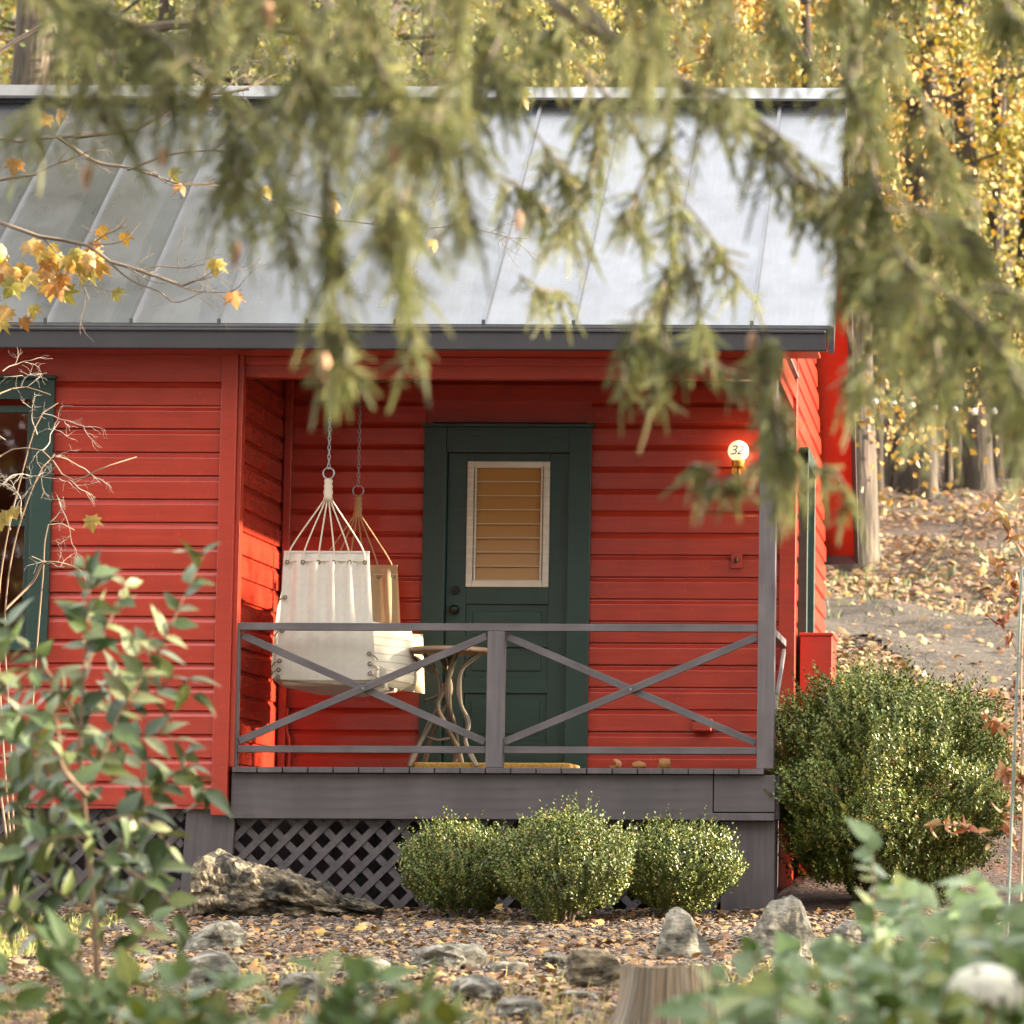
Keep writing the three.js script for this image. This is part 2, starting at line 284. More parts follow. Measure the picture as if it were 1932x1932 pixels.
// gable wall
{
  const ygb = 0.02, shp = new THREE.Shape();     // drawn in (z, y), z along the wall
  shp.moveTo(ZB - 0.05, ygb); shp.lineTo(ZB - 0.05, 3.27); shp.lineTo(-0.02, 3.27); shp.lineTo(-0.02, roofY(-0.02) - 0.14); shp.lineTo(RIDGE.z, RIDGE.y - 0.14); shp.lineTo(ZR, roofY(ZR) - 0.14); shp.lineTo(ZR, ygb); shp.closePath();
  const hole = new THREE.Path(); hole.moveTo(-2.78, 1.55); hole.lineTo(-1.95, 1.55); hole.lineTo(-1.95, 2.95); hole.lineTo(-2.78, 2.95); hole.closePath(); shp.holes.push(hole);
  const g = new THREE.ExtrudeGeometry(shp, { depth: 0.1, bevelEnabled: false }); g.rotateY(-Math.PI / 2); g.translate(XR - 0.025, 0, 0);   // x -> z, depth -> -x
  const w = part('gable_wall', metreUV(g), mRedTrim);
  for (let k = 0; k < 37; k++) {
    const y = ygb + k * PITCH + 0.004, top = y + PITCH;
    let z0 = y > 3.25 ? -0.0 : ZB + 0.0, z1 = ZR;
    const half = (RIDGE.y - 0.15 - top) / SL; if (half < 0.05) break;
    z0 = Math.min(z0, RIDGE.z + half); z1 = Math.max(z1, RIDGE.z - half);
    const seg = (a, b) => clapRow(w, XR - 0.022, y, a, a - b, Math.PI / 2);
    if (y > 1.42 && y < 2.98) { seg(z0, -1.87); seg(-2.86, z1); } else seg(z0, z1);
  }
  // window in the gable wall, deep green casing standing proud
  const win = part('window', merge([rbox(0.07, 1.62, 0.10, 0.004, XR + 0.02, 2.25, -1.92), rbox(0.07, 1.62, 0.10, 0.004, XR + 0.02, 2.25, -2.81), rbox(0.075, 0.11, 0.99, 0.004, XR + 0.023, 3.01, -2.365), rbox(0.10, 0.07, 1.03, 0.004, XR + 0.035, 1.47, -2.365)]), mGreen);
  part('sash', merge([rbox(0.035, 0.05, 0.79, 0.003, XR - 0.03, 2.92, -2.365), rbox(0.035, 0.06, 0.79, 0.003, XR - 0.03, 2.22, -2.365), rbox(0.035, 0.06, 0.79, 0.003, XR - 0.03, 1.56, -2.365), rbox(0.035, 1.38, 0.05, 0.003, XR - 0.032, 2.25, -1.975), rbox(0.035, 1.38, 0.05, 0.003, XR - 0.032, 2.25, -2.755)]), mGreen, win);
  part('pane', box(0.006, 1.36, 0.76, XR - 0.045, 2.24, -2.365), mGlass, win);
  // boxed-out utility cover against the gable wall
  const ub = part('utility_box', rbox(0.21, 1.55, 0.62, 0.006, XR + 0.13, 1.02, -1.97), mRedTrim);
  part('lid', rbox(0.225, 0.02, 0.64, 0.004, XR + 0.132, 1.806, -1.97), mRedTrim, ub);
  part('back_wall', box(XR - XFAR, 2.6, 0.1, (XR + XFAR) / 2 - 0.03, 1.6, ZR + 0.06), mRedTrim);
  part('end_wall', box(0.1, 3.2, -ZR - 0.1, XFAR + 0.03, 1.9, ZR / 2), mRedTrim);
  part('floor', box(XR - XFAR - 0.3, 0.1, -ZR + ZB - 0.2, (XR + XFAR) / 2, DECK - 0.08, (ZR + ZB) / 2 - 0.05), mGreyDark);
  part('floor', box(XL - XFAR - 0.2, 0.1, 1.3, (XL + XFAR) / 2 - 0.05, DECK - 0.08, -0.82), mGreyDark);
}
// roof: two slabs whose rake edge runs slightly out of square, with seamed panels
{
  const EZ = 0.38, RZ = -5.78, edge = (z) => z > RIDGE.z ? lerp(-1.053, -1.105, (EZ - z) / (EZ - RIDGE.z)) : lerp(-1.105, -1.15, (RIDGE.z - z) / (RIDGE.z - RZ));
  const slab = (xa, xb, za, zb, lo, hi) => {        // a sloping plate between z = za and zb, xa may be a function
    const A = typeof xb === 'function' ? xb : () => xb, g = new THREE.BoxGeometry(1, 1, 1), p = g.attributes.position;
    for (let i = 0; i < p.count; i++) { const z = p.getZ(i) > 0 ? za : zb, x = p.getX(i) > 0 ? A(z) : xa; p.setXYZ(i, x, roofY(z) + (p.getY(i) > 0 ? hi : lo), z); }
    g.computeVertexNormals(); return metreUV(g);
  };
  const front = part('roof', slab(-9.2, (z) => edge(z) - 0.03, EZ - 0.02, RIDGE.z, -0.12, -0.012), mRedTrim);
  const rear = part('roof', slab(-9.2, (z) => edge(z) - 0.03, RIDGE.z, RZ, -0.12, -0.012), mRedTrim);
  const seams = []; for (const u of [85, 247, 413, 578, 745, 912, 1082, 1248, 1418]) seams.push(onZ(u, 606, EZ).x);
  const dx = (seams[8] - seams[0]) / 8; for (let k = 1; k < 6; k++) seams.unshift(seams[0] - dx); seams.unshift(-9.2);
  for (let k = 0; k < seams.length; k++) {
    const a = seams[k], b = k + 1 < seams.length ? seams[k + 1] : edge;
    part('roof_panel', slab(a + 0.002, typeof b === 'function' ? b : b - 0.002, EZ, RIDGE.z, -0.010 + rr(-0.001, 0.001), 0.002 + rr(-0.001, 0.001)), mRoof, front);
    if (k) part('seam', slab(a - 0.011, a + 0.011, EZ - 0.004, RIDGE.z - 0.0, 0.001, 0.034), mSeam, front);
    part('roof_panel', slab(a + 0.002, typeof b === 'function' ? b : b - 0.002, RIDGE.z, RZ, -0.010, 0.002), mRoof, rear);
  }
  // ridge cap, raised with a shadow gap below
  const cap = (s) => { const g = new THREE.BoxGeometry(8.1, 0.02, 0.17); g.rotateX(s * Math.atan(SL)); g.translate(-9.2 + 4.06, RIDGE.y + 0.085 - 0.055, RIDGE.z + s * 0.068); return metreUV(g); };
  part('ridge_cap', merge([cap(1), cap(-1)]), mRidge, front);
  part('ridge_vent', box(8.0, 0.08, 0.14, -9.2 + 4.03, RIDGE.y - 0.01, RIDGE.z), mGutter, front);
  // rake trim, dark metal
  for (const [za, zb, par] of [[EZ, RIDGE.z, front], [RIDGE.z, RZ, rear]]) {
    const g = new THREE.BoxGeometry(1, 1, 1), p = g.attributes.position;
    for (let i = 0; i < p.count; i++) { const z = p.getZ(i) > 0 ? za : zb, e = edge(z); p.setXYZ(i, e + (p.getX(i) > 0 ? 0.006 : -0.028), roofY(z) + (p.getY(i) > 0 ? -0.008 : -0.16), z); }
    g.computeVertexNormals(); part('rake_fascia', metreUV(g), mGutter, par);
  }
  part('rear_fascia', box(8.0, 0.16, 0.03, -9.2 + 4.03, roofY(RZ) - 0.09, RZ + 0.01), mGutter, rear);
  // fascia, gutter
  part('eave_soffit', box(8.02, 0.02, 0.36, -9.2 + 4.04, 3.405, 0.145), mRedTrim, front);
  part('gutter', rbox(9.2 - 1.092, 0.125, 0.05, 0.008, (-9.2 - 1.092) / 2, 3.447, 0.345), mGutter);
  part('drip_shadow_strip', box(8.13, 0.035, 0.012, -9.2 + 4.07, 3.522, 0.372), mGutter, front);  // dark strip that paints the shadow gap under the roof edge
  part('gutter_lip', rbox(9.2 - 1.10, 0.016, 0.02, 0.004, (-9.2 - 1.10) / 2, 3.50, 0.376), mGutter);
}
// porch: header, ceiling, deck, posts
{
  part('header_beam', rbox(XR - XL - 0.05, 0.20, 0.09, 0.005, (XR + XL) / 2, 3.37, -0.115), mRedTrim);
  part('header_trim', rbox(XR - XL - 0.06, 0.05, 0.03, 0.004, (XR + XL) / 2, 3.37, -0.052), mRedTrim);
  part('side_beam', rbox(0.09, 0.20, -ZB - 0.18, 0.005, XR - 0.075, 3.37, (ZB - 0.16) / 2), mRedTrim);
  part('porch_ceiling', box(XR - XL + 0.02, 0.02, 1.5, (XR + XL) / 2, 3.482, -0.76), mGreyDark);
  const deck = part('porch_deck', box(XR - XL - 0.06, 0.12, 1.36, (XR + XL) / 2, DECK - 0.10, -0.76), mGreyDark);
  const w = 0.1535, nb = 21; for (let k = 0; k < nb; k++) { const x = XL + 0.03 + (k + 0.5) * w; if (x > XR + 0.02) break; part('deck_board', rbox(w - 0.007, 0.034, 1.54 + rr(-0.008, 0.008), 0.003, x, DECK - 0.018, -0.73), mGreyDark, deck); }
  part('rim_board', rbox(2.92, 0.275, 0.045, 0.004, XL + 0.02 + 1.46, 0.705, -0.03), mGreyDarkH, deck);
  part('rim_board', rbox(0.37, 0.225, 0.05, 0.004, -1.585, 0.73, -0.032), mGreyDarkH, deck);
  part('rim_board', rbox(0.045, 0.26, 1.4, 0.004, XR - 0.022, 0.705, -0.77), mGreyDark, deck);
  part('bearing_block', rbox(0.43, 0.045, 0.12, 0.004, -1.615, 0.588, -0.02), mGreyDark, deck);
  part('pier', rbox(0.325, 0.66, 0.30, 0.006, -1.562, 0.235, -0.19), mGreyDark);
  const lp = rbox(0.30, 0.72, 0.22, 0.006, 0, 0, 0); lp.rotateZ(-0.05); lp.translate(-4.842, 0.27, -0.16); part('pier', lp, mGreyDark);
  part('porch_post', rbox(0.103, 2.42, 0.10, 0.004, -1.462, DECK + 1.21, -0.055), mGrey);
}
// railing
{
  const zr = -0.05, top = onZ(700, 1183, zr).y, bot = onZ(700, 1414, zr).y, xl = onZ(452, 1300, zr).x, xm0 = onZ(920, 1300, zr).x, xm1 = onZ(952, 1300, zr).x, xr = -1.513;
  const rail = part('porch_railing', rbox(xr - xl + 0.03, 0.046, 0.05, 0.004, (xl + xr) / 2 - 0.015, top, zr), mGreyH);
  part('rail_post', rbox(0.05, top - DECK + 0.024, 0.05, 0.004, xl - 0.026, (top + DECK) / 2 + 0.011, zr - 0.002), mGrey, rail);
  part('rail_post', rbox(xm1 - xm0, top - DECK - 0.026, 0.085, 0.004, (xm0 + xm1) / 2, (top + DECK) / 2 - 0.012, zr), mGrey, rail);
  for (const [a, b] of [[xl, xm0], [xm1, xr]]) {
    part('bottom_rail', rbox(b - a - 0.003, 0.042, 0.045, 0.003, (a + b) / 2, bot, zr), mGreyH, rail);
    const ya = bot + 0.045, yb = top - 0.05, L = Math.hypot(b - a, yb - ya), an = Math.atan2(yb - ya, b - a);
    for (const s of [1, -1]) { const g = rbox(L - 0.02, 0.045, 0.022, 0.003); g.rotateZ(s * an); g.translate((a + b) / 2, (ya + yb) / 2, zr + (s > 0 ? 0.0115 : -0.0115)); part('cross_brace', g, mGreyH, rail); }
    part('bolt', new THREE.CylinderGeometry(0.008, 0.008, 0.03, 8).toNonIndexed().rotateX(Math.PI / 2).translate((a + b) / 2, (ya + yb) / 2, zr + 0.012), mSteel, rail);
  }
  const xs = -1.455, za = -0.11, zb = ZB + 0.03;
  part('side_rail', rbox(0.05, 0.046, za - zb, 0.004, xs, top, (za + zb) / 2), mGrey, rail);
  part('side_rail', rbox(0.045, 0.042, za - zb, 0.004, xs, bot, (za + zb) / 2), mGrey, rail);
  const ya = bot + 0.045, yb = top - 0.05, L = Math.hypot(za - zb, yb - ya), an = Math.atan2(yb - ya, za - zb);
  for (const s of [1, -1]) { const g = rbox(0.022, 0.045, L - 0.03, 0.003); g.rotateX(s * an); g.translate(xs + s * 0.0115, (ya + yb) / 2, (za + zb) / 2); part('cross_brace', g, mGrey, rail); }
}
// lattice skirts
function lattice(name, x0, x1, y0, y1, z) {
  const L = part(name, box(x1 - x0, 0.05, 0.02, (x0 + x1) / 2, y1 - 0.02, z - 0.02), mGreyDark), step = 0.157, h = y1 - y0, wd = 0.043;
  for (const s of [1, -1]) for (let c = x0 - h; c < x1 + h; c += step) {
    // line x = c + s * (y - y0) clipped to the panel
    let ya = y0, yb = y1; const X = (y) => s > 0 ? c + (y - y0) : c + h - (y - y0);
    const cut = (y) => clamp(y, y0, y1);
    if (s > 0) { ya = cut(y0 + x0 - c); yb = cut(y0 + x1 - c); } else { ya = cut(y0 + c + h - x1); yb = cut(y0 + c + h - x0); }
    if (yb - ya < 0.05) continue;
    const len = (yb - ya) * Math.SQRT2, g = box(len, wd, 0.008); g.rotateZ(s * Math.PI / 4); g.translate((X(ya) + X(yb)) / 2, (ya + yb) / 2, z + (s > 0 ? 0.009 : 0)); part('slat', g, mGreyDark, L);
  }
}
lattice('porch_lattice', -4.69, -1.73, -0.04, 0.60, -0.09);
lattice('wall_lattice', -6.6, -5.0, -0.04, 0.63, -0.09);
// foundation wall behind the lattice
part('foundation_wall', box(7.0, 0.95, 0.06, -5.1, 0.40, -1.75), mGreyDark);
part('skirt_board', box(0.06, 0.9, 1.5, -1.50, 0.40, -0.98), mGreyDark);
// front window at the far left
{
  const z = 0.012, cw = 0.125, win = part('window', merge([rbox(cw, WY1 - WY0, 0.05, 0.004, WX1 - cw / 2, (WY0 + WY1) / 2, z), rbox(cw, WY1 - WY0, 0.05, 0.004, WX0 + cw / 2, (WY0 + WY1) / 2, z), rbox(WX1 - WX0 - 2 * cw, 0.125, 0.05, 0.004, (WX0 + WX1) / 2, WY1 - 0.0625, z)]), mGreen);
  part('head_drip', rbox(WX1 - WX0 + 0.02, 0.022, 0.075, 0.003, (WX0 + WX1) / 2, WY1 + 0.012, z + 0.012), mGreen, win);
  part('sill', rbox(WX1 - WX0 + 0.03, 0.05, 0.10, 0.004, (WX0 + WX1) / 2, WY0 - 0.02, z + 0.02), mGreen, win);
  const xi0 = WX0 + cw, xi1 = WX1 - cw, yi0 = WY0, yi1 = WY1 - 0.125, ym = (yi0 + yi1) / 2;
  part('sash', merge([rbox(xi1 - xi0, 0.045, 0.035, 0.003, (xi0 + xi1) / 2, yi1 - 0.05, -0.05), rbox(0.05, yi1 - yi0, 0.035, 0.003, xi1 - 0.025, (yi0 + yi1) / 2, -0.052), rbox(0.05, yi1 - yi0, 0.035, 0.003, xi0 + 0.025, (yi0 + yi1) / 2, -0.052), rbox(xi1 - xi0, 0.05, 0.035, 0.003, (xi0 + xi1) / 2, ym, -0.054), rbox(xi1 - xi0, 0.06, 0.035, 0.003, (xi0 + xi1) / 2, yi0 + 0.03, -0.05)]), mGreen, win);
  for (const [a, b] of [[yi0, ym], [ym, yi1 - 0.05]]) part('pane', box(xi1 - xi0 - 0.06, b - a - 0.02, 0.005, (xi0 + xi1) / 2, (a + b) / 2, -0.062), mGlass, win);
}
// door
{
  const z = ZB, cx = -3.258;
  part('door_frame', merge([rbox(0.145, 2.26, 0.045, 0.004, -3.732, DECK + 1.13, z + 0.012), rbox(0.145, 2.26, 0.045, 0.004, -2.786, DECK + 1.13, z + 0.012), rbox(0.80, 0.165, 0.045, 0.004, cx, 3.0575 + 0.0, z + 0.012), box(0.02, 2.1, 0.1, -3.668, DECK + 1.05, z - 0.045), box(0.02, 2.1, 0.1, -2.85, DECK + 1.05, z - 0.045)]), mGreen);
  part('door_cap', rbox(1.13, 0.02, 0.07, 0.003, cx, 3.151, z + 0.02), mGreen);
  const wy0 = onZ(960, 1108, z - 0.03).y, wy1 = onZ(960, 871, z - 0.03).y, wx0 = onZ(881, 990, z - 0.03).x, wx1 = onZ(1037, 990, z - 0.03).x;
  const dz = z - 0.05, y0 = DECK + 0.025, y1 = 2.975, x0 = -3.655, x1 = -2.862, T = 0.04;
  const rails = [];
  const stile = (xa, xb, ya, yb, t = T) => rails.push(rbox(xb - xa, yb - ya, t, 0.003, (xa + xb) / 2, (ya + yb) / 2, dz));
  stile(x0, wx0, y0, y1); stile(wx1, x1, y0, y1); stile(wx0, wx1, wy1, y1); stile(wx0, wx1, y0, y0 + 0.19); stile(wx0, wx1, wy0 - 0.11, wy0);
  const ps = [y0 + 0.19, y0 + 0.50, y0 + 0.60, wy0 - 0.43 + 0.0, wy0 - 0.37 + 0.0, wy0 - 0.11];
  stile(wx0, wx1, ps[1], ps[2]);
  const door = part('door', merge(rails), mGreen);
  const midA = ps[2] + (ps[5] - ps[2]) * 0.5;
  part('rail', rbox(wx1 - wx0, 0.08, T, 0.003, (wx0 + wx1) / 2, midA, dz), mGreen, door);
  for (const [a, b] of [[ps[0], ps[1]], [ps[2], midA - 0.04], [midA + 0.04, ps[5]]]) {
    part('panel', rbox(wx1 - wx0, b - a, 0.012, 0.003, (wx0 + wx1) / 2, (a + b) / 2, dz - 0.006), mGreen, door);
    part('panel', rbox(wx1 - wx0 - 0.09, b - a - 0.09, 0.02, 0.006, (wx0 + wx1) / 2, (a + b) / 2, dz + 0.001), mGreen, door);
  }
  const fw = 0.042, fz = dz + 0.022;
  part('window_frame', merge([rbox(fw, wy1 - wy0, 0.03, 0.004, wx0 + fw / 2, (wy0 + wy1) / 2, fz), rbox(fw, wy1 - wy0, 0.03, 0.004, wx1 - fw / 2, (wy0 + wy1) / 2, fz), rbox(wx1 - wx0 - 2 * fw, fw, 0.03, 0.004, (wx0 + wx1) / 2, wy1 - fw / 2, fz), rbox(wx1 - wx0 - 2 * fw, fw, 0.03, 0.004, (wx0 + wx1) / 2, wy0 + fw / 2, fz), rbox(0.012, wy1 - wy0 - 2 * fw, 0.02, 0.003, wx0 + fw + 0.012, (wy0 + wy1) / 2, fz), rbox(0.012, wy1 - wy0 - 2 * fw, 0.02, 0.003, wx1 - fw - 0.012, (wy0 + wy1) / 2, fz)]), mCream, door);
  const n = 8, ya = wy0 + fw, yb = wy1 - fw, hh = (yb - ya) / n, mLouvre = phys({ color: lin(0.46, 0.24, 0.07), roughness: 0.25, transmission: 0.25, thickness: 0 }), mEdge = std({ color: lin(0.50, 0.40, 0.28), roughness: 0.3 });
  for (let k = 0; k < n; k++) { const g = box(wx1 - wx0 - 2 * fw - 0.03, hh * 1.06, 0.005); g.rotateX(-0.16); g.translate((wx0 + wx1) / 2, ya + (k + 0.5) * hh, dz); part('glass_louvre', g, mLouvre, door); part('louvre_edge', box(wx1 - wx0 - 2 * fw - 0.03, 0.005, 0.006, (wx0 + wx1) / 2, ya + k * hh + 0.004, dz + 0.012), mEdge, door); }
  part('curtain', box(wx1 - wx0 - 0.06, wy1 - wy0 - 0.04, 0.006, (wx0 + wx1) / 2, (wy0 + wy1) / 2, dz - 0.05), std({ color: lin(0.50, 0.22, 0.05), roughness: 0.9 }), door);
  const kx = onZ(856, 1150, z).x, ky = onZ(856, 1150, z).y, ly = onZ(856, 1113, z).y;
  const knob = new THREE.SphereGeometry(0.03, 14, 10); knob.scale(1, 1, 0.7); knob.translate(kx, ky, dz + 0.07);
  part('knob', merge([knob, new THREE.CylinderGeometry(0.034, 0.034, 0.012, 16).rotateX(Math.PI / 2).translate(kx, ky, dz + 0.026), new THREE.CylinderGeometry(0.012, 0.012, 0.05, 10).rotateX(Math.PI / 2).translate(kx, ky, dz + 0.045)]), mBlack, door);
  part('deadbolt', merge([new THREE.CylinderGeometry(0.028, 0.03, 0.022, 16).rotateX(Math.PI / 2).translate(kx + 0.003, ly, dz + 0.03), box(0.008, 0.022, 0.012, kx + 0.003, ly, dz + 0.046)]), mBlack, door);
  part('threshold', rbox(0.84, 0.03, 0.14, 0.004, cx, DECK + 0.014, z - 0.01), mGreyDark);
  // switch plate and outlet cover
  const s = onZ(1390, 1057, z + 0.02), pl = part('switch_plate', rbox(0.072, 0.105, 0.016, 0.003, s.x, s.y, z + 0.012), mRed[0]);
  part('toggle', rbox(0.02, 0.03, 0.03, 0.003, s.x - 0.004, s.y, z + 0.03), mBlack, pl);
  const q = onZ(1325, 1370, z + 0.03), ob = part('outlet_cover', rbox(0.125, 0.07, 0.07, 0.01, q.x, q.y, z + 0.035), mRed[0]);
  part('cover_lid', rbox(0.135, 0.012, 0.085, 0.004, q.x, q.y + 0.04, z + 0.04), mRed[0], ob);
  part('conduit', tube([V(XL + 0.075, DECK + 0.02, ZB + 0.04), V(XL + 0.075, DECK + 0.22, ZB + 0.04), V(XL + 0.06, DECK + 0.27, ZB + 0.04), V(XL + 0.06, DECK + 0.42, ZB + 0.04)], 0.010, 8, 14).toNonIndexed(), mRedTrim);
}

// ------------------------------------------------------------------ hanging canvas swing seat
{
  const za = -0.22, zb = -1.24, o = thing('hanging_swing_seat', 'off-white canvas swing seat hung by ropes and chains inside the porch', 'swing seat', V(-4.18, DECK, -0.73));
  const P = (name, g, m, par = o) => { g.translate(-o.position.x, -o.position.y, -o.position.z); return mesh(name, g, m, par); };
  const tl = onZ(536, 1041, za), tr = onZ(697, 1041, za), bl = onZ(514, 1281, za), br = onZ(709, 1286, za);
  const endPanel = (z, out) => {                     // folded cloth, folds fading downwards
    const nx = 48, ny = 24, pos = [], uv = [], idx = [];
    for (let j = 0; j <= ny; j++) for (let i = 0; i <= nx; i++) {
      const s = i / nx, t = j / ny, xl = lerp(tl.x, bl.x, t) + 0.012 * Math.sin(t * 3), xr = lerp(tr.x, br.x, t), x = lerp(xl, xr, s), y = lerp(tl.y, bl.y, t) - 0.006 * Math.sin(s * Math.PI) * t;
      const fold = 0.016 * Math.cos(s * Math.PI * 2 * 5.1 + 0.5) * smooth(0.0, 0.12, t) * (1 - smooth(0.25, 0.85, t)), belly = 0.03 * Math.sin(Math.PI * s) * Math.sin(Math.PI * t);
      pos.push(x, y, z + out * (fold + belly)); uv.push(x, y);
    }
    for (let j = 0; j < ny; j++) for (let i = 0; i < nx; i++) { const a = j * (nx + 1) + i, b = a + nx + 1; idx.push(a, b, a + 1, b, b + 1, a + 1); }
    const g = new THREE.BufferGeometry(); g.setAttribute('position', new THREE.Float32BufferAttribute(pos, 3)); g.setAttribute('uv', new THREE.Float32BufferAttribute(uv, 2)); g.setIndex(idx); g.computeVertexNormals(); return g;
  };
  const mCanvasShade = phys({ color: lin(0.42, 0.30, 0.175), map: rep(canvasTex, 6), roughness: 0.95, transmission: 0.10, thickness: 0 }), mRopeShade = std({ color: lin(0.42, 0.27, 0.13), map: rep(canvasTex, 3, 30), roughness: 0.95 });  // canvas and rope copies with the warm porch shade put into their colour
  const grom = new THREE.TorusGeometry(0.011, 0.004, 6, 12);
  const mGrom = std({ color: lin(0.16, 0.13, 0.09), roughness: 0.4, metalness: 0.7 }), mLace = std({ color: lin(0.22, 0.17, 0.11), roughness: 0.9 });
  for (const [z, out] of [[za, 1], [zb, -1]]) {
    const far = z === zb, mCloth = far ? mCanvasShade : mCanvas, mCord = far ? mRopeShade : mRope, pan = P('end_panel', endPanel(z, out), mCloth); if (far) pan.userData.label = 'far end panel of the swing seat with warm shade painted in';
    P('hem', box(tr.x - tl.x, 0.004, 0.008, (tl.x + tr.x) / 2, tl.y - 0.055, z + out * 0.006), mRope, pan);
    P('hem', box(tr.x - tl.x, 0.012, 0.010, (tl.x + tr.x) / 2, tl.y, z), mCloth, pan);
    const top = onZ(620, 893, za); top.z = z;
    P('ring', new THREE.TorusGeometry(0.034, 0.005, 8, 24).translate(top.x, top.y, z), mSteel);
    const prof = [[0, 0], [0.022, 0], [0.027, -0.012], [0.022, -0.03], [0.028, -0.045], [0.023, -0.06], [0.029, -0.08], [0.025, -0.105], [0.031, -0.13], [0, -0.14]].map(([r, y]) => new THREE.Vector2(r, y));
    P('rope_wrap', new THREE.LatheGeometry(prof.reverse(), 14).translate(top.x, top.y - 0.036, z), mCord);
    for (let k = 0; k < 6; k++) {
      const s = 0.045 + k * 0.182, x = lerp(tl.x, tr.x, s), y = tl.y - 0.065, e = V(x, y, z + out * 0.012);
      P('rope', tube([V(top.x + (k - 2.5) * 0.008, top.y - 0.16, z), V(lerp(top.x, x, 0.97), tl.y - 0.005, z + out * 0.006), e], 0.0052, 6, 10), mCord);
      P('grommet', grom.clone().translate(x, y, z + out * 0.014), mGrom, pan);
    }
    // lacing down both lower edges
    for (const [side, list] of [[0, [0.36, 0.62, 0.86, 0.93, 0.985]], [1, [0.80, 0.88, 0.955]]]) for (const t of list) {
      const x = lerp(side ? tr.x : tl.x, side ? br.x : bl.x, t) + (side ? -0.03 : 0.035), y = lerp(tl.y, bl.y, t);
      P('grommet', grom.clone().translate(x, y, z + out * 0.016), mGrom, pan);
      P('lace', tube([V(x, y, z + out * 0.018), V(x + (side ? 0.03 : -0.03), y - 0.012, z + out * 0.02), V(x + (side ? 0.05 : -0.05), y - 0.035, z - out * 0.012)], 0.004, 5, 8), mLace, pan);
    }
    // chain up to the porch ceiling
    const yTop = 3.47, nL = Math.floor((yTop - top.y - 0.034) / 0.0285), ch = P('chain', new THREE.CylinderGeometry(0.02, 0.02, 0.012, 12).translate(top.x, yTop, z), mSteel);
    const link = new THREE.TorusGeometry(0.0105, 0.0033, 5, 10); link.scale(0.8, 1.75, 1);
    for (let k = 0; k < nL; k++) { const g = link.clone(); if (k % 2) g.rotateY(Math.PI / 2); g.rotateY(0.5); g.translate(top.x, top.y + 0.045 + k * 0.0285, z); P('chain_link', g, mSteel, ch); }
  }
  // back panel and sagging seat between the two ends
  const strip = (pts, n = 20) => {                   // profile (x, y) swept from za to zb with a sag in the middle
    const pos = [], uv = [], idx = [], m = pts.length;
    for (let j = 0; j <= n; j++) { const t = j / n, z = lerp(za, zb, t), sag = Math.sin(Math.PI * t); let L = 0; pts.forEach(([x, y, sx, sy], i) => { if (i) L += Math.hypot(x - pts[i - 1][0], y - pts[i - 1][1]); pos.push(x + sx * sag, y + sy * sag, z); uv.push(L, z); }); }
    for (let j = 0; j < n; j++) for (let i = 0; i < m - 1; i++) { const a = j * m + i, b = a + m; idx.push(a, b, a + 1, b, b + 1, a + 1); }
    const g = new THREE.BufferGeometry(); g.setAttribute('position', new THREE.Float32BufferAttribute(pos, 3)); g.setAttribute('uv', new THREE.Float32BufferAttribute(uv, 2)); g.setIndex(idx); g.computeVertexNormals(); return g;
  };
  P('back_panel', strip([[tl.x - 0.0, tl.y - 0.20, -0.05, -0.05], [lerp(tl.x, bl.x, 0.4) - 0.015, lerp(tl.y, bl.y, 0.45), -0.06, 0], [bl.x - 0.01, bl.y + 0.10, -0.05, 0], [bl.x + 0.0, bl.y + 0.0, -0.01, -0.03]]), mCanvas);
  P('seat', strip([[bl.x, bl.y, -0.01, -0.03], [lerp(bl.x, br.x, 0.3), bl.y - 0.02, 0, -0.05], [lerp(bl.x, br.x, 0.7), br.y - 0.02, 0, -0.05], [br.x, br.y, 0.01, -0.03], [br.x + 0.012, br.y + 0.10, 0.01, -0.01]]), mCanvas);
}
// pillows in the swing seat
function pillow(w, h, t) {
  const n = 18, pos = [], uv = [], idx = [];
  for (const s of [1, -1]) { const o = pos.length / 3; for (let j = 0; j <= n; j++) for (let i = 0; i <= n; i++) { const a = i / n * 2 - 1, b = j / n * 2 - 1, e = Math.pow(Math.max(0, (1 - a * a * a * a) * (1 - b * b * b * b)), 0.5), pin = 1 - 0.07 * (1 - Math.abs(a * b)); pos.push(a * w / 2 * (1 - 0.06 * (1 - b * b) * 0), b * h / 2 * pin, s * t / 2 * e * (1 + 0.1 * Math.sin(a * 5) * Math.cos(b * 4))); uv.push(a * w / 2, b * h / 2); } for (let j = 0; j < n; j++) for (let i = 0; i < n; i++) { const a = o + j * (n + 1) + i, b = a + n + 1; s > 0 ? idx.push(a, a + 1, b, b, a + 1, b + 1) : idx.push(a, b, a + 1, b, b + 1, a + 1); } }
  const g = new THREE.BufferGeometry(); g.setAttribute('position', new THREE.Float32BufferAttribute(pos, 3)); g.setAttribute('uv', new THREE.Float32BufferAttribute(uv, 2)); g.setIndex(idx); g.computeVertexNormals(); return g;
}
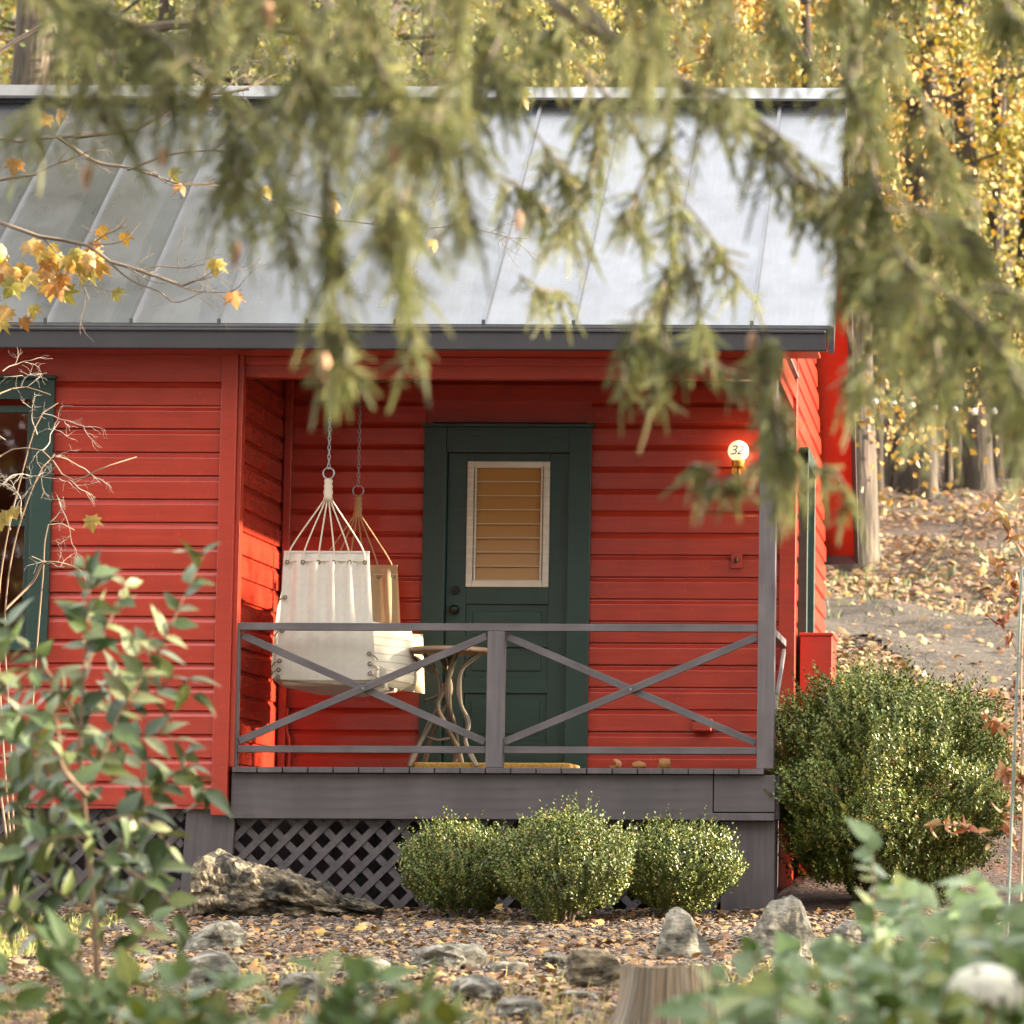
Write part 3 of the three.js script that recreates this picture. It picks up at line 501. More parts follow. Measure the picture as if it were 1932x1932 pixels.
{
  const stripe = makeTex(256, (x, y) => { const s = (y * 9) % 1, d = Math.abs(s - 0.5) < 0.07 && (x * 30 % 1) < 0.7 ? 0.76 : 1, v = 0.94 * d; return [v, v * (d < 1 ? 0.95 : 0.985), v * (d < 1 ? 0.85 : 0.95)]; });
  const p = mesh('pillow', pillow(0.50, 0.44, 0.20), std({ color: lin(0.74, 0.69, 0.60), map: rep(stripe, 2), roughness: 0.95 })); tag(p, 'white pillow with thin broken stripes lying in the canvas swing seat', 'pillow'); p.position.set(-3.90, 1.60, -0.62); p.rotation.set(-0.35, 0.95, 0.25);
  const q = mesh('pillow', pillow(0.46, 0.40, 0.17), std({ color: lin(0.55, 0.42, 0.27), map: rep(canvasTex, 5), roughness: 0.95 })); tag(q, 'plain tan pillow behind the striped one in the canvas swing seat', 'pillow'); q.position.set(-3.92, 1.58, -0.98); q.rotation.set(-0.3, 0.5, 0.1);
  const b = mesh('seat_cushion', rbox(0.58, 0.10, 0.94, 0.04, 0, 0, 0, 4), std({ color: lin(0.72, 0.66, 0.55), map: rep(canvasTex, 5), roughness: 0.95 })); tag(b, 'thick cream cushion lying on the seat of the canvas swing', 'cushion'); b.position.set(-4.175, 1.435, -0.73);
}
// ------------------------------------------------------------------ rustic side table
{
  const z = -0.78, a = onZ(772, 1222, z), b = onZ(926, 1222, z), c = V((a.x + b.x) / 2, DECK, z), R = (b.x - a.x) / 2, yt = a.y;
  const o = thing('rustic_side_table', 'rustic side table with round top and twisted bare branch legs', 'table', c);
  const mTop = std({ color: lin(0.36, 0.24, 0.15), map: woodGrey, roughness: 0.7, bumpMap: woodGrey, bumpScale: 0.002 });
  const prof = [[0, 0], [R - 0.02, 0], [R, -0.008], [R + 0.004, -0.022], [R - 0.008, -0.036], [0, -0.036]].map(([r, y]) => new THREE.Vector2(r, y + yt - DECK));
  mesh('table_top', new THREE.LatheGeometry(prof.reverse(), 36), mTop, o);
  const L = (pts, r0, r1, m = mTwig) => mesh('leg', tube(pts.map(([u, v, dz]) => { const p = onZ(u, v, z + dz); return p.sub(c); }), (t) => lerp(r0, r1, t) * (1 + 0.18 * Math.sin(t * 23)), 8, 26), m, o);
  L([[800, 1234, 0.05], [822, 1265, 0.02], [832, 1300, 0], [828, 1330, -0.02], [808, 1372, 0.02], [788, 1410, 0.06], [772, 1446, 0.10]], 0.012, 0.019);
  L([[845, 1232, -0.05], [852, 1262, 0], [838, 1300, 0.03], [826, 1335, 0.04], [845, 1375, 0], [862, 1410, -0.05], [872, 1443, -0.09]], 0.016, 0.018);
  L([[905, 1233, 0.04], [872, 1262, 0.03], [866, 1300, 0.02], [870, 1330, 0], [884, 1365, 0.02], [878, 1398, 0.06], [900, 1446, 0.11]], 0.015, 0.015, mPale);
  L([[860, 1232, 0.06], [846, 1280, 0.05], [848, 1330, 0.02], [856, 1370, -0.06], [862, 1400, -0.1], [858, 1443, -0.14]], 0.018, 0.016);
  L([[830, 1233, 0], [842, 1262, -0.04], [850, 1300, -0.05], [834, 1345, 0.0], [816, 1385, -0.06], [800, 1443, -0.12]], 0.014, 0.016);
  for (const pts of [[[802, 1322, 0.03], [814, 1318, 0.01], [830, 1312, 0]], [[806, 1390, 0], [826, 1396, 0.02], [850, 1393, 0.04]], [[775, 1234, 0.02], [800, 1258, 0.02], [824, 1272, 0.01]]]) mesh('stretcher', tube(pts.map(([u, v, dz]) => onZ(u, v, z + dz).sub(c)), 0.010, 7, 14), mTwig, o);
}
// ------------------------------------------------------------------ doormat, leaves on the deck
{
  const z = -0.98, a = onZ(792, 1435, z), b = onZ(1085, 1435, z), t = makeTex(256, (x, y) => { const v = 0.6 + fbm(x * 60, y * 60, 3, 60) * 0.55; return [v, v * 0.95, v * 0.85]; });
  const m = mesh('doormat', rbox(b.x - a.x, 0.052, 0.55, 0.016, 0, 0, 0, 3), std({ color: lin(0.50, 0.30, 0.085), map: rep(t, 4), roughness: 1, bumpMap: rep(t, 4), bumpScale: 0.006 }));
  tag(m, 'thick golden coir doormat on the deck in front of the green door', 'doormat'); m.position.set((a.x + b.x) / 2, DECK + 0.026, z);
}
{
  const mCurl = leafMat(0.62, 0.28, 0.07, 0.3, 0.7);
  const curl = (R, len, turns, taper) => { const n = 20, pos = [], uv = [], idx = []; for (let j = 0; j <= 6; j++) for (let i = 0; i <= n; i++) { const a = i / n * turns, s = (j / 6 - 0.5), r = R * (1 - 0.25 * i / n) * (1 - taper * Math.abs(s)); pos.push(s * len, r * Math.cos(a), r * Math.sin(a)); uv.push(i / n, j / 6); } for (let j = 0; j < 6; j++) for (let i = 0; i < n; i++) { const a = j * (n + 1) + i, b = a + n + 1; idx.push(a, b, a + 1, b, b + 1, a + 1); } const g = new THREE.BufferGeometry(); g.setAttribute('position', new THREE.Float32BufferAttribute(pos, 3)); g.setAttribute('uv', new THREE.Float32BufferAttribute(uv, 2)); g.setIndex(idx); g.computeVertexNormals(); return g; };
  const spots = [[1161, 0.036, 0.075, 4.6, 0.5, 1.2, 'curled dry orange leaf on the deck, nearest the doormat'], [1205, 0.030, 0.085, 3.6, 1.0, 0.4, 'curled dry orange leaf with a long stalk on the porch deck'], [1253, 0.038, 0.07, 5.2, 0.2, 0.2, 'rolled dry orange leaf on the deck, farthest from the doormat']];
  for (const [u, R, len, turns, tp, yaw, label] of spots) { const p = onZ(u, 1437, -0.42), o = mesh('curled_leaf', merge([curl(R, len, turns, tp), tube([V(len * 0.3, -R * 0.6, 0), V(len * 0.9, -R * 0.85, 0.01), V(len * 1.3, -R * 0.9, 0)], 0.0025, 5, 6)]), mCurl); tag(o, label, 'leaf', 'curled leaves on the porch deck'); o.position.set(p.x, DECK + R * 0.95, -0.42); o.rotation.y = yaw; }
}
// ------------------------------------------------------------------ porch lamp with the house number
const font = await new FontLoader().loadAsync('fonts/droid/droid_sans_regular.typeface.json');
{
  const z = ZB + 0.12, p = onZ(1393, 851, z), o = thing('porch_lamp', 'lit round globe porch lamp marked 32 on the red back wall', 'lamp', V(p.x, p.y, ZB + 0.01)), R = 0.069;
  const mBrass = std({ color: lin(0.55, 0.27, 0.05), roughness: 0.35, metalness: 0.7 });
  const globe = mesh('globe', new THREE.SphereGeometry(R, 28, 20).translate(0, 0, 0.11), std({ color: lin(0.8, 0.75, 0.6), emissive: lin(1, 0.80, 0.48), emissiveIntensity: 0.12, roughness: 0.4 }), o);
  const tg = new TextGeometry('32', { font, size: 0.056, depth: 0.003, curveSegments: 4 }); tg.applyMatrix4(M4().makeShear(0, 0, 0.28, 0, 0, 0)); tg.computeBoundingBox(); const bb = tg.boundingBox; tg.translate(-(bb.min.x + bb.max.x) / 2, -(bb.min.y + bb.max.y) / 2, 0);
  const tp = tg.attributes.position; for (let i = 0; i < tp.count; i++) { const x = tp.getX(i), y = tp.getY(i), r2 = Math.min(x * x + y * y, R * R * 0.98); tp.setZ(i, 0.11 + Math.sqrt(R * R - r2) + (tp.getZ(i) > 0.0015 ? 0.0055 : -0.002)); }
  tg.computeVertexNormals(); mesh('house_number', tg, std({ color: lin(0.03, 0.035, 0.02), roughness: 0.6 }), o);
  const prof = [[0, -0.03], [0.030, -0.03], [0.042, -0.02], [0.040, 0], [0.046, 0.006], [0.045, 0.02], [0, 0.02]].map(([r, y]) => new THREE.Vector2(r, y));
  mesh('holder', new THREE.LatheGeometry(prof, 20).translate(0, -R - 0.012, 0.11), mBrass, o);
  mesh('bracket', merge([new THREE.CylinderGeometry(0.05, 0.05, 0.014, 20).rotateX(Math.PI / 2).translate(0, -R - 0.05, 0.007), tube([V(0, -R - 0.05, 0.01), V(0, -R - 0.075, 0.06), V(0, -R - 0.035, 0.11)], 0.009, 8, 10)]), mBrass, o);
  const pl = new THREE.PointLight(new THREE.Color(1, 0.62, 0.26), 0.022, 0, 2); pl.position.set(0, 0, 0.11); pl.castShadow = true; pl.shadow.radius = 3; o.add(pl);
}
// ------------------------------------------------------------------ rocks and stump
function rockGeo(sx, sy, sz, s, rough = 0.35, detail = 4, sharp = 0) {
  let g = new THREE.IcosahedronGeometry(1, detail); const p = g.attributes.position, v = V();
  for (let i = 0; i < p.count; i++) {
    v.fromBufferAttribute(p, i); const n = noise3(v.x * 1.3 + s, v.y * 1.3 + s * 2, v.z * 1.3 + 5 + s) - 0.5, m = noise3(v.x * 4 + s, v.y * 4, v.z * 4 + 9) - 0.5, q = noise3(v.x * 11 + s, v.y * 11, v.z * 11 + 3) - 0.5;
    let k = 1 + rough * (n * 1.5 + m * 0.55 + q * 0.2); const f = Math.max(Math.abs(v.x), Math.abs(v.y), Math.abs(v.z)); k *= lerp(1, 0.78 / f, 0.35);
    if (sharp) { const h = (v.y + 1) / 2; v.x *= lerp(1, 0.28, h * sharp); v.z *= lerp(1, 0.35, h * sharp); }
    p.setXYZ(i, v.x * k * sx, v.y * k * sy, v.z * k * sz);
  }
  g.computeVertexNormals(); return metreUV(g);
}
const mRockPale = std({ color: lin(0.72, 0.69, 0.62), map: rep(rockTex, 2), roughness: 0.95, bumpMap: rep(rockBump, 2), bumpScale: 0.01 });
{
  // u0, u1, vTop, vBase, material, depth ratio, sharpness, roughness, name, label
  const list = [
    [1212, 1350, 1708, 1812, mRock, 0.9, 0.95, 0.30, 'rock', 'pointed grey rock with black lichen standing behind the tree stump'],
    [1395, 1550, 1688, 1812, mRock, 0.8, 0.7, 0.42, 'rock', 'pale grey jagged rock in front of the corner pier'],
    [338, 462, 1742, 1796, mRock, 1.2, 0.2, 0.45, 'rock', 'flat grey slab tilted on another slab below the long boulder'],
    [318, 446, 1796, 1872, mRock, 1.1, 0.1, 0.4, 'rock', 'broad grey slab lying under the tilted slab'],
    [508, 612, 1826, 1896, mRock, 1.0, 0.2, 0.4, 'rock', 'blocky grey stone half sunk in leaves near the slabs'],
    [430, 500, 1800, 1832, mRockBrown, 1.0, 0.1, 0.4, 'rock', 'small brown stone beside the two grey slabs'],
    [920, 998, 1812, 1842, mRockPale, 0.8, 0.0, 0.2, 'rock', 'rounded white stone lying on the leaf litter'],
    [645, 745, 1808, 1850, mRockPale, 0.9, 0.2, 0.35, 'rock', 'pale cream rock at the edge of the planting bed'],
    [770, 905, 1772, 1832, mRock, 0.9, 0.1, 0.4, 'rock', 'mossy flat grey rock in the middle of the planting bed'],
    [715, 762, 1836, 1890, mRockPale, 0.8, 0.6, 0.4, 'rock', 'small upright pale stone in the fallen leaves'],
    [845, 945, 1835, 1895, mRock, 1.0, 0.1, 0.45, 'rock', 'low grey rock just below the white stone'],
    [935, 1030, 1882, 1925, mRock, 0.9, 0.1, 0.4, 'rock', 'flat grey stone at the edge of the yellow grass'],
    [1070, 1195, 1795, 1868, mRockBrown, 0.9, 0.1, 0.6, 'rock', 'rough dark lump of rock and roots beside the stump'],
    [1020, 1080, 1800, 1830, mRock, 0.9, 0.1, 0.5, 'rock', 'small grey rock between the white stone and dark lump'],
    [1560, 1700, 1735, 1800, mRock, 0.8, 0.3, 0.4, 'rock', 'grey speckled rock under the large clipped shrub'],
    [1700, 1770, 1602, 1660, mRock, 0.8, 0.3, 0.4, 'rock', 'dark grey rock at the foot of the thin garden stake'],
  ];
  for (const [u0, u1, vt, vb, m, dr, sharp, rough, name, label] of list) {
    const p = onGround((u0 + u1) / 2, vb), a = onZ(u0, vb, p.z), b = onZ(u1, vb, p.z), t = onZ((u0 + u1) / 2, vt, p.z), w = (b.x - a.x) / 2, h = t.y - p.y;
    const o = mesh(name, rockGeo(w * 1.05, h * 0.62, w * dr, rr(0, 40), rough, 5, sharp), m); tag(o, label, 'rock', 'rocks in the planting bed');
    o.position.set(p.x, p.y + h * 0.36, p.z - w * dr * 0.5); o.rotation.y = rr(-0.4, 0.4); o.rotation.z = /tilted/.test(label) ? 0.25 : rr(-0.08, 0.08);
  }
  // smaller stones scattered over the bed
  for (let i = 0; i < 26; i++) {
    const u = rr(330, 1180), v = rr(1765, 1925), p = onGround(u, v), w = rr(0.03, 0.085), o = mesh('stone', rockGeo(w, w * rr(0.35, 0.7), w * rr(0.7, 1), rr(0, 40), 0.35, 3, 0.1), pick([mRock, mRockPale, mRockPale, mRockBrown])); tag(o, 'small loose stone among the fallen leaves', 'stone', 'small stones in the planting bed');
    o.position.set(p.x, p.y + w * 0.18, p.z); o.rotation.y = rr(0, 6);
  }
  // the long layered boulder, traced as cross-sections along its length
  const z0 = 0.55, secs = [[372, 1668, 1722], [378, 1622, 1730], [400, 1612, 1738], [440, 1620, 1738], [490, 1634, 1737], [540, 1648, 1734], [590, 1668, 1730], [640, 1688, 1726], [690, 1706, 1722], [722, 1716, 1722]];
  const n = 150, mseg = 80, pos = [], uv = [], idx = [];
  for (let i = 0; i <= n; i++) {
    const t = i / n * (secs.length - 1), k = Math.min(Math.floor(t), secs.length - 2), f = t - k, u = lerp(secs[k][0], secs[k + 1][0], f), vt = lerp(secs[k][1], secs[k + 1][1], f), vb = lerp(secs[k][2], secs[k + 1][2], f);
    const top = onZ(u, vt, z0), bot = onZ(u, vb, z0), cy = (top.y + bot.y) / 2 - 0.02, ry = (top.y - bot.y) / 2 + 0.03;
    for (let j = 0; j <= mseg; j++) {
      const a = j / mseg * Math.PI * 2, ca = Math.cos(a), sa = Math.sin(a), sq = 1 / Math.pow(Math.pow(Math.abs(ca), 3) + Math.pow(Math.abs(sa), 3), 1 / 3);
      const yy = sa * ry * 10 - top.x * 1.6, lay = 0.07 * (fbm(top.x * 3.4 + 4, sa * 2 + ca * 1.5, 3) - 0.5) + 0.06 * (fbm(top.x * 9 + sa * 2, yy * 0.9 + ca * 3 + 3, 4) - 0.5) - 0.03 * smooth(0.55, 0.60, fbm(top.x * 3 + 9, yy * 0.9, 3)) + 0.05 * (fbm(top.x * 18, sa * 9 + ca * 7, 3) - 0.5);
      const r = sq * (1 + lay / Math.max(ry, 0.05));
      pos.push(top.x + 0.03 * (fbm(sa * 5 + 3, ca * 5 + i * 0.02, 3) - 0.5), cy + ry * sa * r, z0 + 0.24 * ca * r * Math.sqrt(ry / 0.2)); uv.push(top.x * 1.5, (a / 6.28) * 2.2);
    }
  }
  for (let i = 0; i < n; i++) for (let j = 0; j < mseg; j++) { const a = i * (mseg + 1) + j, b = a + mseg + 1; idx.push(a, b, a + 1, b, b + 1, a + 1); }
  for (const e of [0, n]) { const c = pos.length / 3, s = [0, 0, 0]; for (let j = 0; j < mseg; j++) for (let q = 0; q < 3; q++) s[q] += pos[(e * (mseg + 1) + j) * 3 + q] / mseg; pos.push(...s); uv.push(0, 0); for (let j = 0; j < mseg; j++) { const a = e * (mseg + 1) + j; e ? idx.push(c, a, a + 1) : idx.push(c, a + 1, a); } }
  const g = new THREE.BufferGeometry(); g.setAttribute('position', new THREE.Float32BufferAttribute(pos, 3)); g.setAttribute('uv', new THREE.Float32BufferAttribute(uv, 2)); g.setIndex(idx); g.computeVertexNormals();
  const layered = makeTex(512, (x, y) => { const a = fbm(x * 8, y * 14, 5, 8), b = fbm(x * 24, y * 24, 4, 24), c = fbm(x * 7 + 2, y * 7, 4, 7); const sp = fbm(x * 60, y * 60, 2, 60); let v = 0.26 + a * 0.34 + (b - 0.5) * 0.55 + (sp - 0.5) * 0.25; const dk = smooth(0.50, 0.60, c); v *= 1 - 0.5 * dk; return [v * 1.02, v * lerp(0.95, 0.99, dk), v * lerp(0.84, 0.95, dk)]; });
  const o = mesh('boulder', g, std({ color: lin(0.80, 0.73, 0.62), map: layered, roughness: 1, bumpMap: layered, bumpScale: 0.03 })); tag(o, 'long layered grey-brown boulder lying against the porch lattice', 'boulder');
}
{
  const zc = 7.2, top = onZ(1240, 1822, zc), w = (onZ(1345, 1822, zc).x - onZ(1182, 1822, zc).x) / 2, base = groundY(top.x, zc), H = top.y - base, o = thing('tree_stump', 'weathered grey tree stump with flared base beside the pointed rock', 'stump', V(onZ(1262, 1822, zc).x, base, zc));
  const n = 26, m = 64, pos = [], uv = [], idx = [];
  for (let i = 0; i <= n; i++) for (let j = 0; j <= m; j++) { const t = i / n, a = j / m * Math.PI * 2, fl = 0.55 * Math.pow(1 - t, 1.8) + 0.05, rib = 1 + 0.10 * (fbm(j / m * 22 + (j === m ? -22 : 0) + 30, t * 1.2, 3) - 0.5) * 2 + 0.16 * Math.pow(1 - t, 1.2) * Math.cos(a * 5 + 1), r = w * (1 + fl) * rib; pos.push(Math.cos(a) * r, -0.05 + t * (H + 0.05) + (i === n ? 0.025 * (fbm(j * 0.9, 3, 2) - 0.5) : 0), Math.sin(a) * r); uv.push(j / m * 3, t * H); }
  for (let i = 0; i < n; i++) for (let j = 0; j < m; j++) { const a = i * (m + 1) + j, b = a + m + 1; idx.push(a, b, a + 1, b, b + 1, a + 1); }
  const g = new THREE.BufferGeometry(); g.setAttribute('position', new THREE.Float32BufferAttribute(pos, 3)); g.setAttribute('uv', new THREE.Float32BufferAttribute(uv, 2)); g.setIndex(idx); g.computeVertexNormals();
  const grain = makeTex(512, (x, y) => { const a = fbm(x * 60, y * 3, 4, 60), b = fbm(x * 9, y * 5, 4, 9), v = 0.25 + a * 0.8; return [v * lerp(0.95, 1.08, b), v * 0.95, v * lerp(0.95, 0.80, b)]; });
  mesh('trunk', g, std({ color: lin(0.46, 0.41, 0.34), map: grain, roughness: 0.95, bumpMap: grain, bumpScale: 0.02 }), o);
  const cap = new THREE.CircleGeometry(w * 1.03, 40).rotateX(-Math.PI / 2).translate(0, H - 0.004, 0); mesh('cut_face', cap, std({ color: lin(0.34, 0.25, 0.16), map: grain, roughness: 1 }), o);
}
// ------------------------------------------------------------------ thin garden stake
{
  const d = 17.2, a = atD(1928, 1070, d), b = atD(1896, 1660, d); b.y = groundY(b.x, b.z) - 0.05;
  const o = thing('garden_stake', 'thin leaning metal garden stake beside the large clipped shrub', 'stake', V(b.x, b.y, b.z));
  mesh('rod', tube([V(0, 0, 0), a.clone().sub(b)], 0.0075, 8, 3), std({ color: lin(0.20, 0.24, 0.22), roughness: 0.4, metalness: 0.6 }), o);
  for (const t of [0.3, 0.55, 0.8]) mesh('wire_loop', new THREE.TorusGeometry(0.011, 0.002, 5, 12).rotateX(Math.PI / 2).translate(...a.clone().sub(b).multiplyScalar(t).toArray()), mSteel, o);
}

// ------------------------------------------------------------------ leaves
function leafGeo(len, wid, fold = 0.25, droop = 0.2, ns = 6) {      // +y along the leaf, face +z, uv 0..1
  const pos = [], uv = [], idx = [];
  for (let i = 0; i <= ns; i++) { const t = i / ns, w = wid * Math.pow(Math.sin(Math.PI * Math.pow(t, 0.66)), 1.15) * (t > 0.98 ? 0 : 1) * 0.5, y = len * t, z = -droop * len * t * t; for (const s of [-1, 0, 1]) { pos.push(s * w, y, z + Math.abs(s) * w * fold); uv.push(0.5 + s * 0.5 * Math.max(w / wid * 2, 0.02), t); } }
  for (let i = 0; i < ns; i++) for (let k = 0; k < 2; k++) { const a = i * 3 + k, b = a + 3; idx.push(a, a + 1, b, b, a + 1, b + 1); }
  const g = new THREE.BufferGeometry(); g.setAttribute('position', new THREE.Float32BufferAttribute(pos, 3)); g.setAttribute('uv', new THREE.Float32BufferAttribute(uv, 2)); g.setIndex(idx); g.computeVertexNormals(); return g;
}
function mapleGeo(size, curl = 0.2) {              // five-lobed leaf, +y towards the tip
  const out = [[0.10, 0.0], [0.34, -0.10], [0.30, 0.06], [0.56, 0.16], [0.40, 0.30], [0.62, 0.62], [0.28, 0.50], [0.22, 0.66], [0, 1.0]];
  const all = [[0, 0], ...out, ...out.slice(0, -1).reverse().map(([x, y]) => [-x, y])];
  const pos = [0, 0.3, 0], uv = [0.5, 0.3], idx = [];
  for (const [x, y] of all) { pos.push(x, y, -curl * (x * x * 1.6 + (y - 0.3) * (y - 0.3) * 0.8)); uv.push(0.5 + x * 0.7, clamp(y, 0, 1)); }
  for (let i = 1; i <= all.length; i++) idx.push(0, i, i % all.length + 1);
  for (let i = 0; i < pos.length; i++) pos[i] *= size;
  const g = new THREE.BufferGeometry(); g.setAttribute('position', new THREE.Float32BufferAttribute(pos, 3)); g.setAttribute('uv', new THREE.Float32BufferAttribute(uv, 2)); g.setIndex(idx); g.computeVertexNormals(); return g;
}
const quadLeaf = (l, w, b = 0.15) => { const g = new THREE.BufferGeometry(); g.setAttribute('position', new THREE.Float32BufferAttribute([0, 0, 0, w / 2, l * 0.5, b * w, 0, l, -b * l * 0.4, -w / 2, l * 0.5, b * w], 3)); g.setAttribute('uv', new THREE.Float32BufferAttribute([0.5, 0, 1, 0.5, 0.5, 1, 0, 0.5], 2)); g.setIndex([0, 1, 2, 0, 2, 3]); g.computeVertexNormals(); return g; };

// ------------------------------------------------------------------ leaf litter, mulch chips, grass on the ground
const onCabin = (x, z) => x < -1.36 && x > -9 && z < -0.12 && z > -5.7;
const hideUnder = (x, z) => x < -1.1 && z < 0.02 && z > -5.8;
{
  const nrm = V(), slopeN = (x, z) => nrm.set(groundY(x - 0.1, z) - groundY(x + 0.1, z), 0.2, groundY(x, z - 0.1) - groundY(x, z + 0.1)).normalize().clone();
  const litter = (name, n, place, size, cols, lift, tilt, geo) => {
    const ms = [], cs = [];
    for (let i = 0; i < n; i++) { const q = place(); if (!q) continue; const [x, z] = q, N = slopeN(x, z).addScaledVector(rdir(), tilt * rnd()).normalize(), d = rdir(); d.addScaledVector(N, -d.dot(N)); if (d.lengthSq() < 1e-4) continue; ms.push(basis(V(x, groundY(x, z) + lift * rnd() + 0.006, z), d, N, rr(size[0], size[1]))); const c = pick(cols), k = rr(0.75, 1.25); cs.push(lin(c[0] * k, c[1] * k, c[2] * k)); }
    const o = instanced(name, geo, phys({ color: 0xffffff, roughness: 0.75, transmission: 0.15, thickness: 0 }), ms, cs); o.name = numbered(name); scene.add(o); return o;
  };
  const brown = [[0.34, 0.15, 0.055], [0.40, 0.20, 0.08], [0.28, 0.13, 0.06], [0.46, 0.30, 0.17], [0.50, 0.24, 0.06], [0.42, 0.28, 0.18], [0.20, 0.11, 0.06]];
  const gold = [[0.55, 0.34, 0.09], [0.50, 0.30, 0.12], [0.44, 0.24, 0.07], [0.58, 0.44, 0.22], [0.36, 0.20, 0.08], [0.48, 0.36, 0.17], [0.40, 0.32, 0.12], [0.26, 0.24, 0.09]];
  const gm = mapleGeo(1, 0.45);
  const bed = () => { const z = rr(-0.1, 8.5), x = rr(-7.5, 3.5); if (hideUnder(x, z)) return null; const k = fbm(x * 1.6 + 2, z * 1.6 + 8, 3), w = z < 0.75 ? 0.75 : z < 2.2 ? 0.28 : 0.85; return k + w * 0.5 > rr(0.35, 1.0) ? [x, z] : null; };
  litter('fallen_leaves', 38000, bed, [0.024, 0.062], brown.map((c) => c.map((q) => q * 0.58)).concat(gold.slice(0, 2).map((c) => c.map((q) => q * 0.75))), 0.03, 0.9, gm).userData.kind = 'stuff';
  litter('mulch_chips', 34000, () => { const z = rr(-0.1, 4.5), x = rr(-6.8, 1.2); return hideUnder(x, z) ? null : [x, z]; }, [0.5, 1.1], [[0.12, 0.088, 0.072], [0.17, 0.132, 0.108], [0.08, 0.056, 0.044], [0.23, 0.19, 0.16], [0.14, 0.096, 0.068]], 0.012, 0.5, (() => { const g = new THREE.BoxGeometry(0.012, 0.045, 0.006); return g; })());
  litter('hillside_leaves', 70000, () => { const t = Math.pow(rnd(), 1.7), z = -3 - t * 40, x = rr(-3 - t * 10, 5 + t * 12); if (hideUnder(x, z)) return null; if (onPath(x, z) && rnd() > 0.10) return null; return [x, z]; }, [0.05, 0.095], gold.concat(brown, brown).map((c) => c.map((q) => q * 0.66)), 0.05, 1.0, gm);
  // dry grass near the bottom of the view, tufts of green by the wood edge
  const blade = (() => { const g = new THREE.BufferGeometry(); g.setAttribute('position', new THREE.Float32BufferAttribute([-0.003, 0, 0, 0.003, 0, 0, 0.0022, 0.5, 0.06, -0.0022, 0.5, 0.06, 0, 1, 0.28], 3)); g.setAttribute('uv', new THREE.Float32BufferAttribute([0, 0, 1, 0, 1, 0.5, 0, 0.5, 0.5, 1], 2)); g.setIndex([0, 1, 2, 0, 2, 3, 3, 2, 4]); g.computeVertexNormals(); return g; })();
  const grass = (name, n, place, h, cols, wide) => { const ms = [], cs = []; for (let i = 0; i < n; i++) { const q = place(); if (!q) continue; const [x, z] = q, s = rr(h[0], h[1]); ms.push(basis(V(x, groundY(x, z) - 0.004, z), V(rr(-0.5, 0.5), 1, rr(-0.5, 0.5)), rdir(), V(wide, s, s))); const c = pick(cols), k = rr(0.8, 1.2); cs.push(lin(c[0] * k, c[1] * k, c[2] * k)); } const o = instanced(name, blade, phys({ color: 0xffffff, roughness: 0.7, transmission: 0.3, thickness: 0 }), ms, cs); o.name = numbered(name); scene.add(o); };
  grass('dry_grass', 52000, () => { const z = rr(3.6, 15), x = rr(-7.5, 4); const k = fbm(x * 1.1, z * 1.1 + 4, 3) + smooth(3.4, 7, z) * 0.45; return k > rr(0.55, 0.95) ? [x, z] : null; }, [0.03, 0.10], [[0.50, 0.38, 0.10], [0.42, 0.36, 0.09], [0.56, 0.44, 0.18], [0.30, 0.32, 0.07], [0.46, 0.34, 0.14]], 1.0);
  grass('yard_weeds', 9000, () => { const z = rr(1.2, 7), x = rr(-6.6, -5.0); return fbm(x * 1.5 + 3, z * 1.5, 3) > rr(0.3, 0.75) ? [x, z] : null; }, [0.03, 0.12], [[0.30, 0.32, 0.06], [0.38, 0.40, 0.09], [0.44, 0.40, 0.12]], 2.2);
  grass('wood_edge_plants', 6000, () => { const z = rr(-11, -24), x = rr(-4, 4.5); const k = fbm(x * 0.7 + 5, z * 0.5, 3); return k > rr(0.52, 0.7) ? [x, z] : null; }, [0.06, 0.16], [[0.10, 0.13, 0.035], [0.16, 0.17, 0.05], [0.22, 0.20, 0.07], [0.07, 0.09, 0.03]], 4);
}

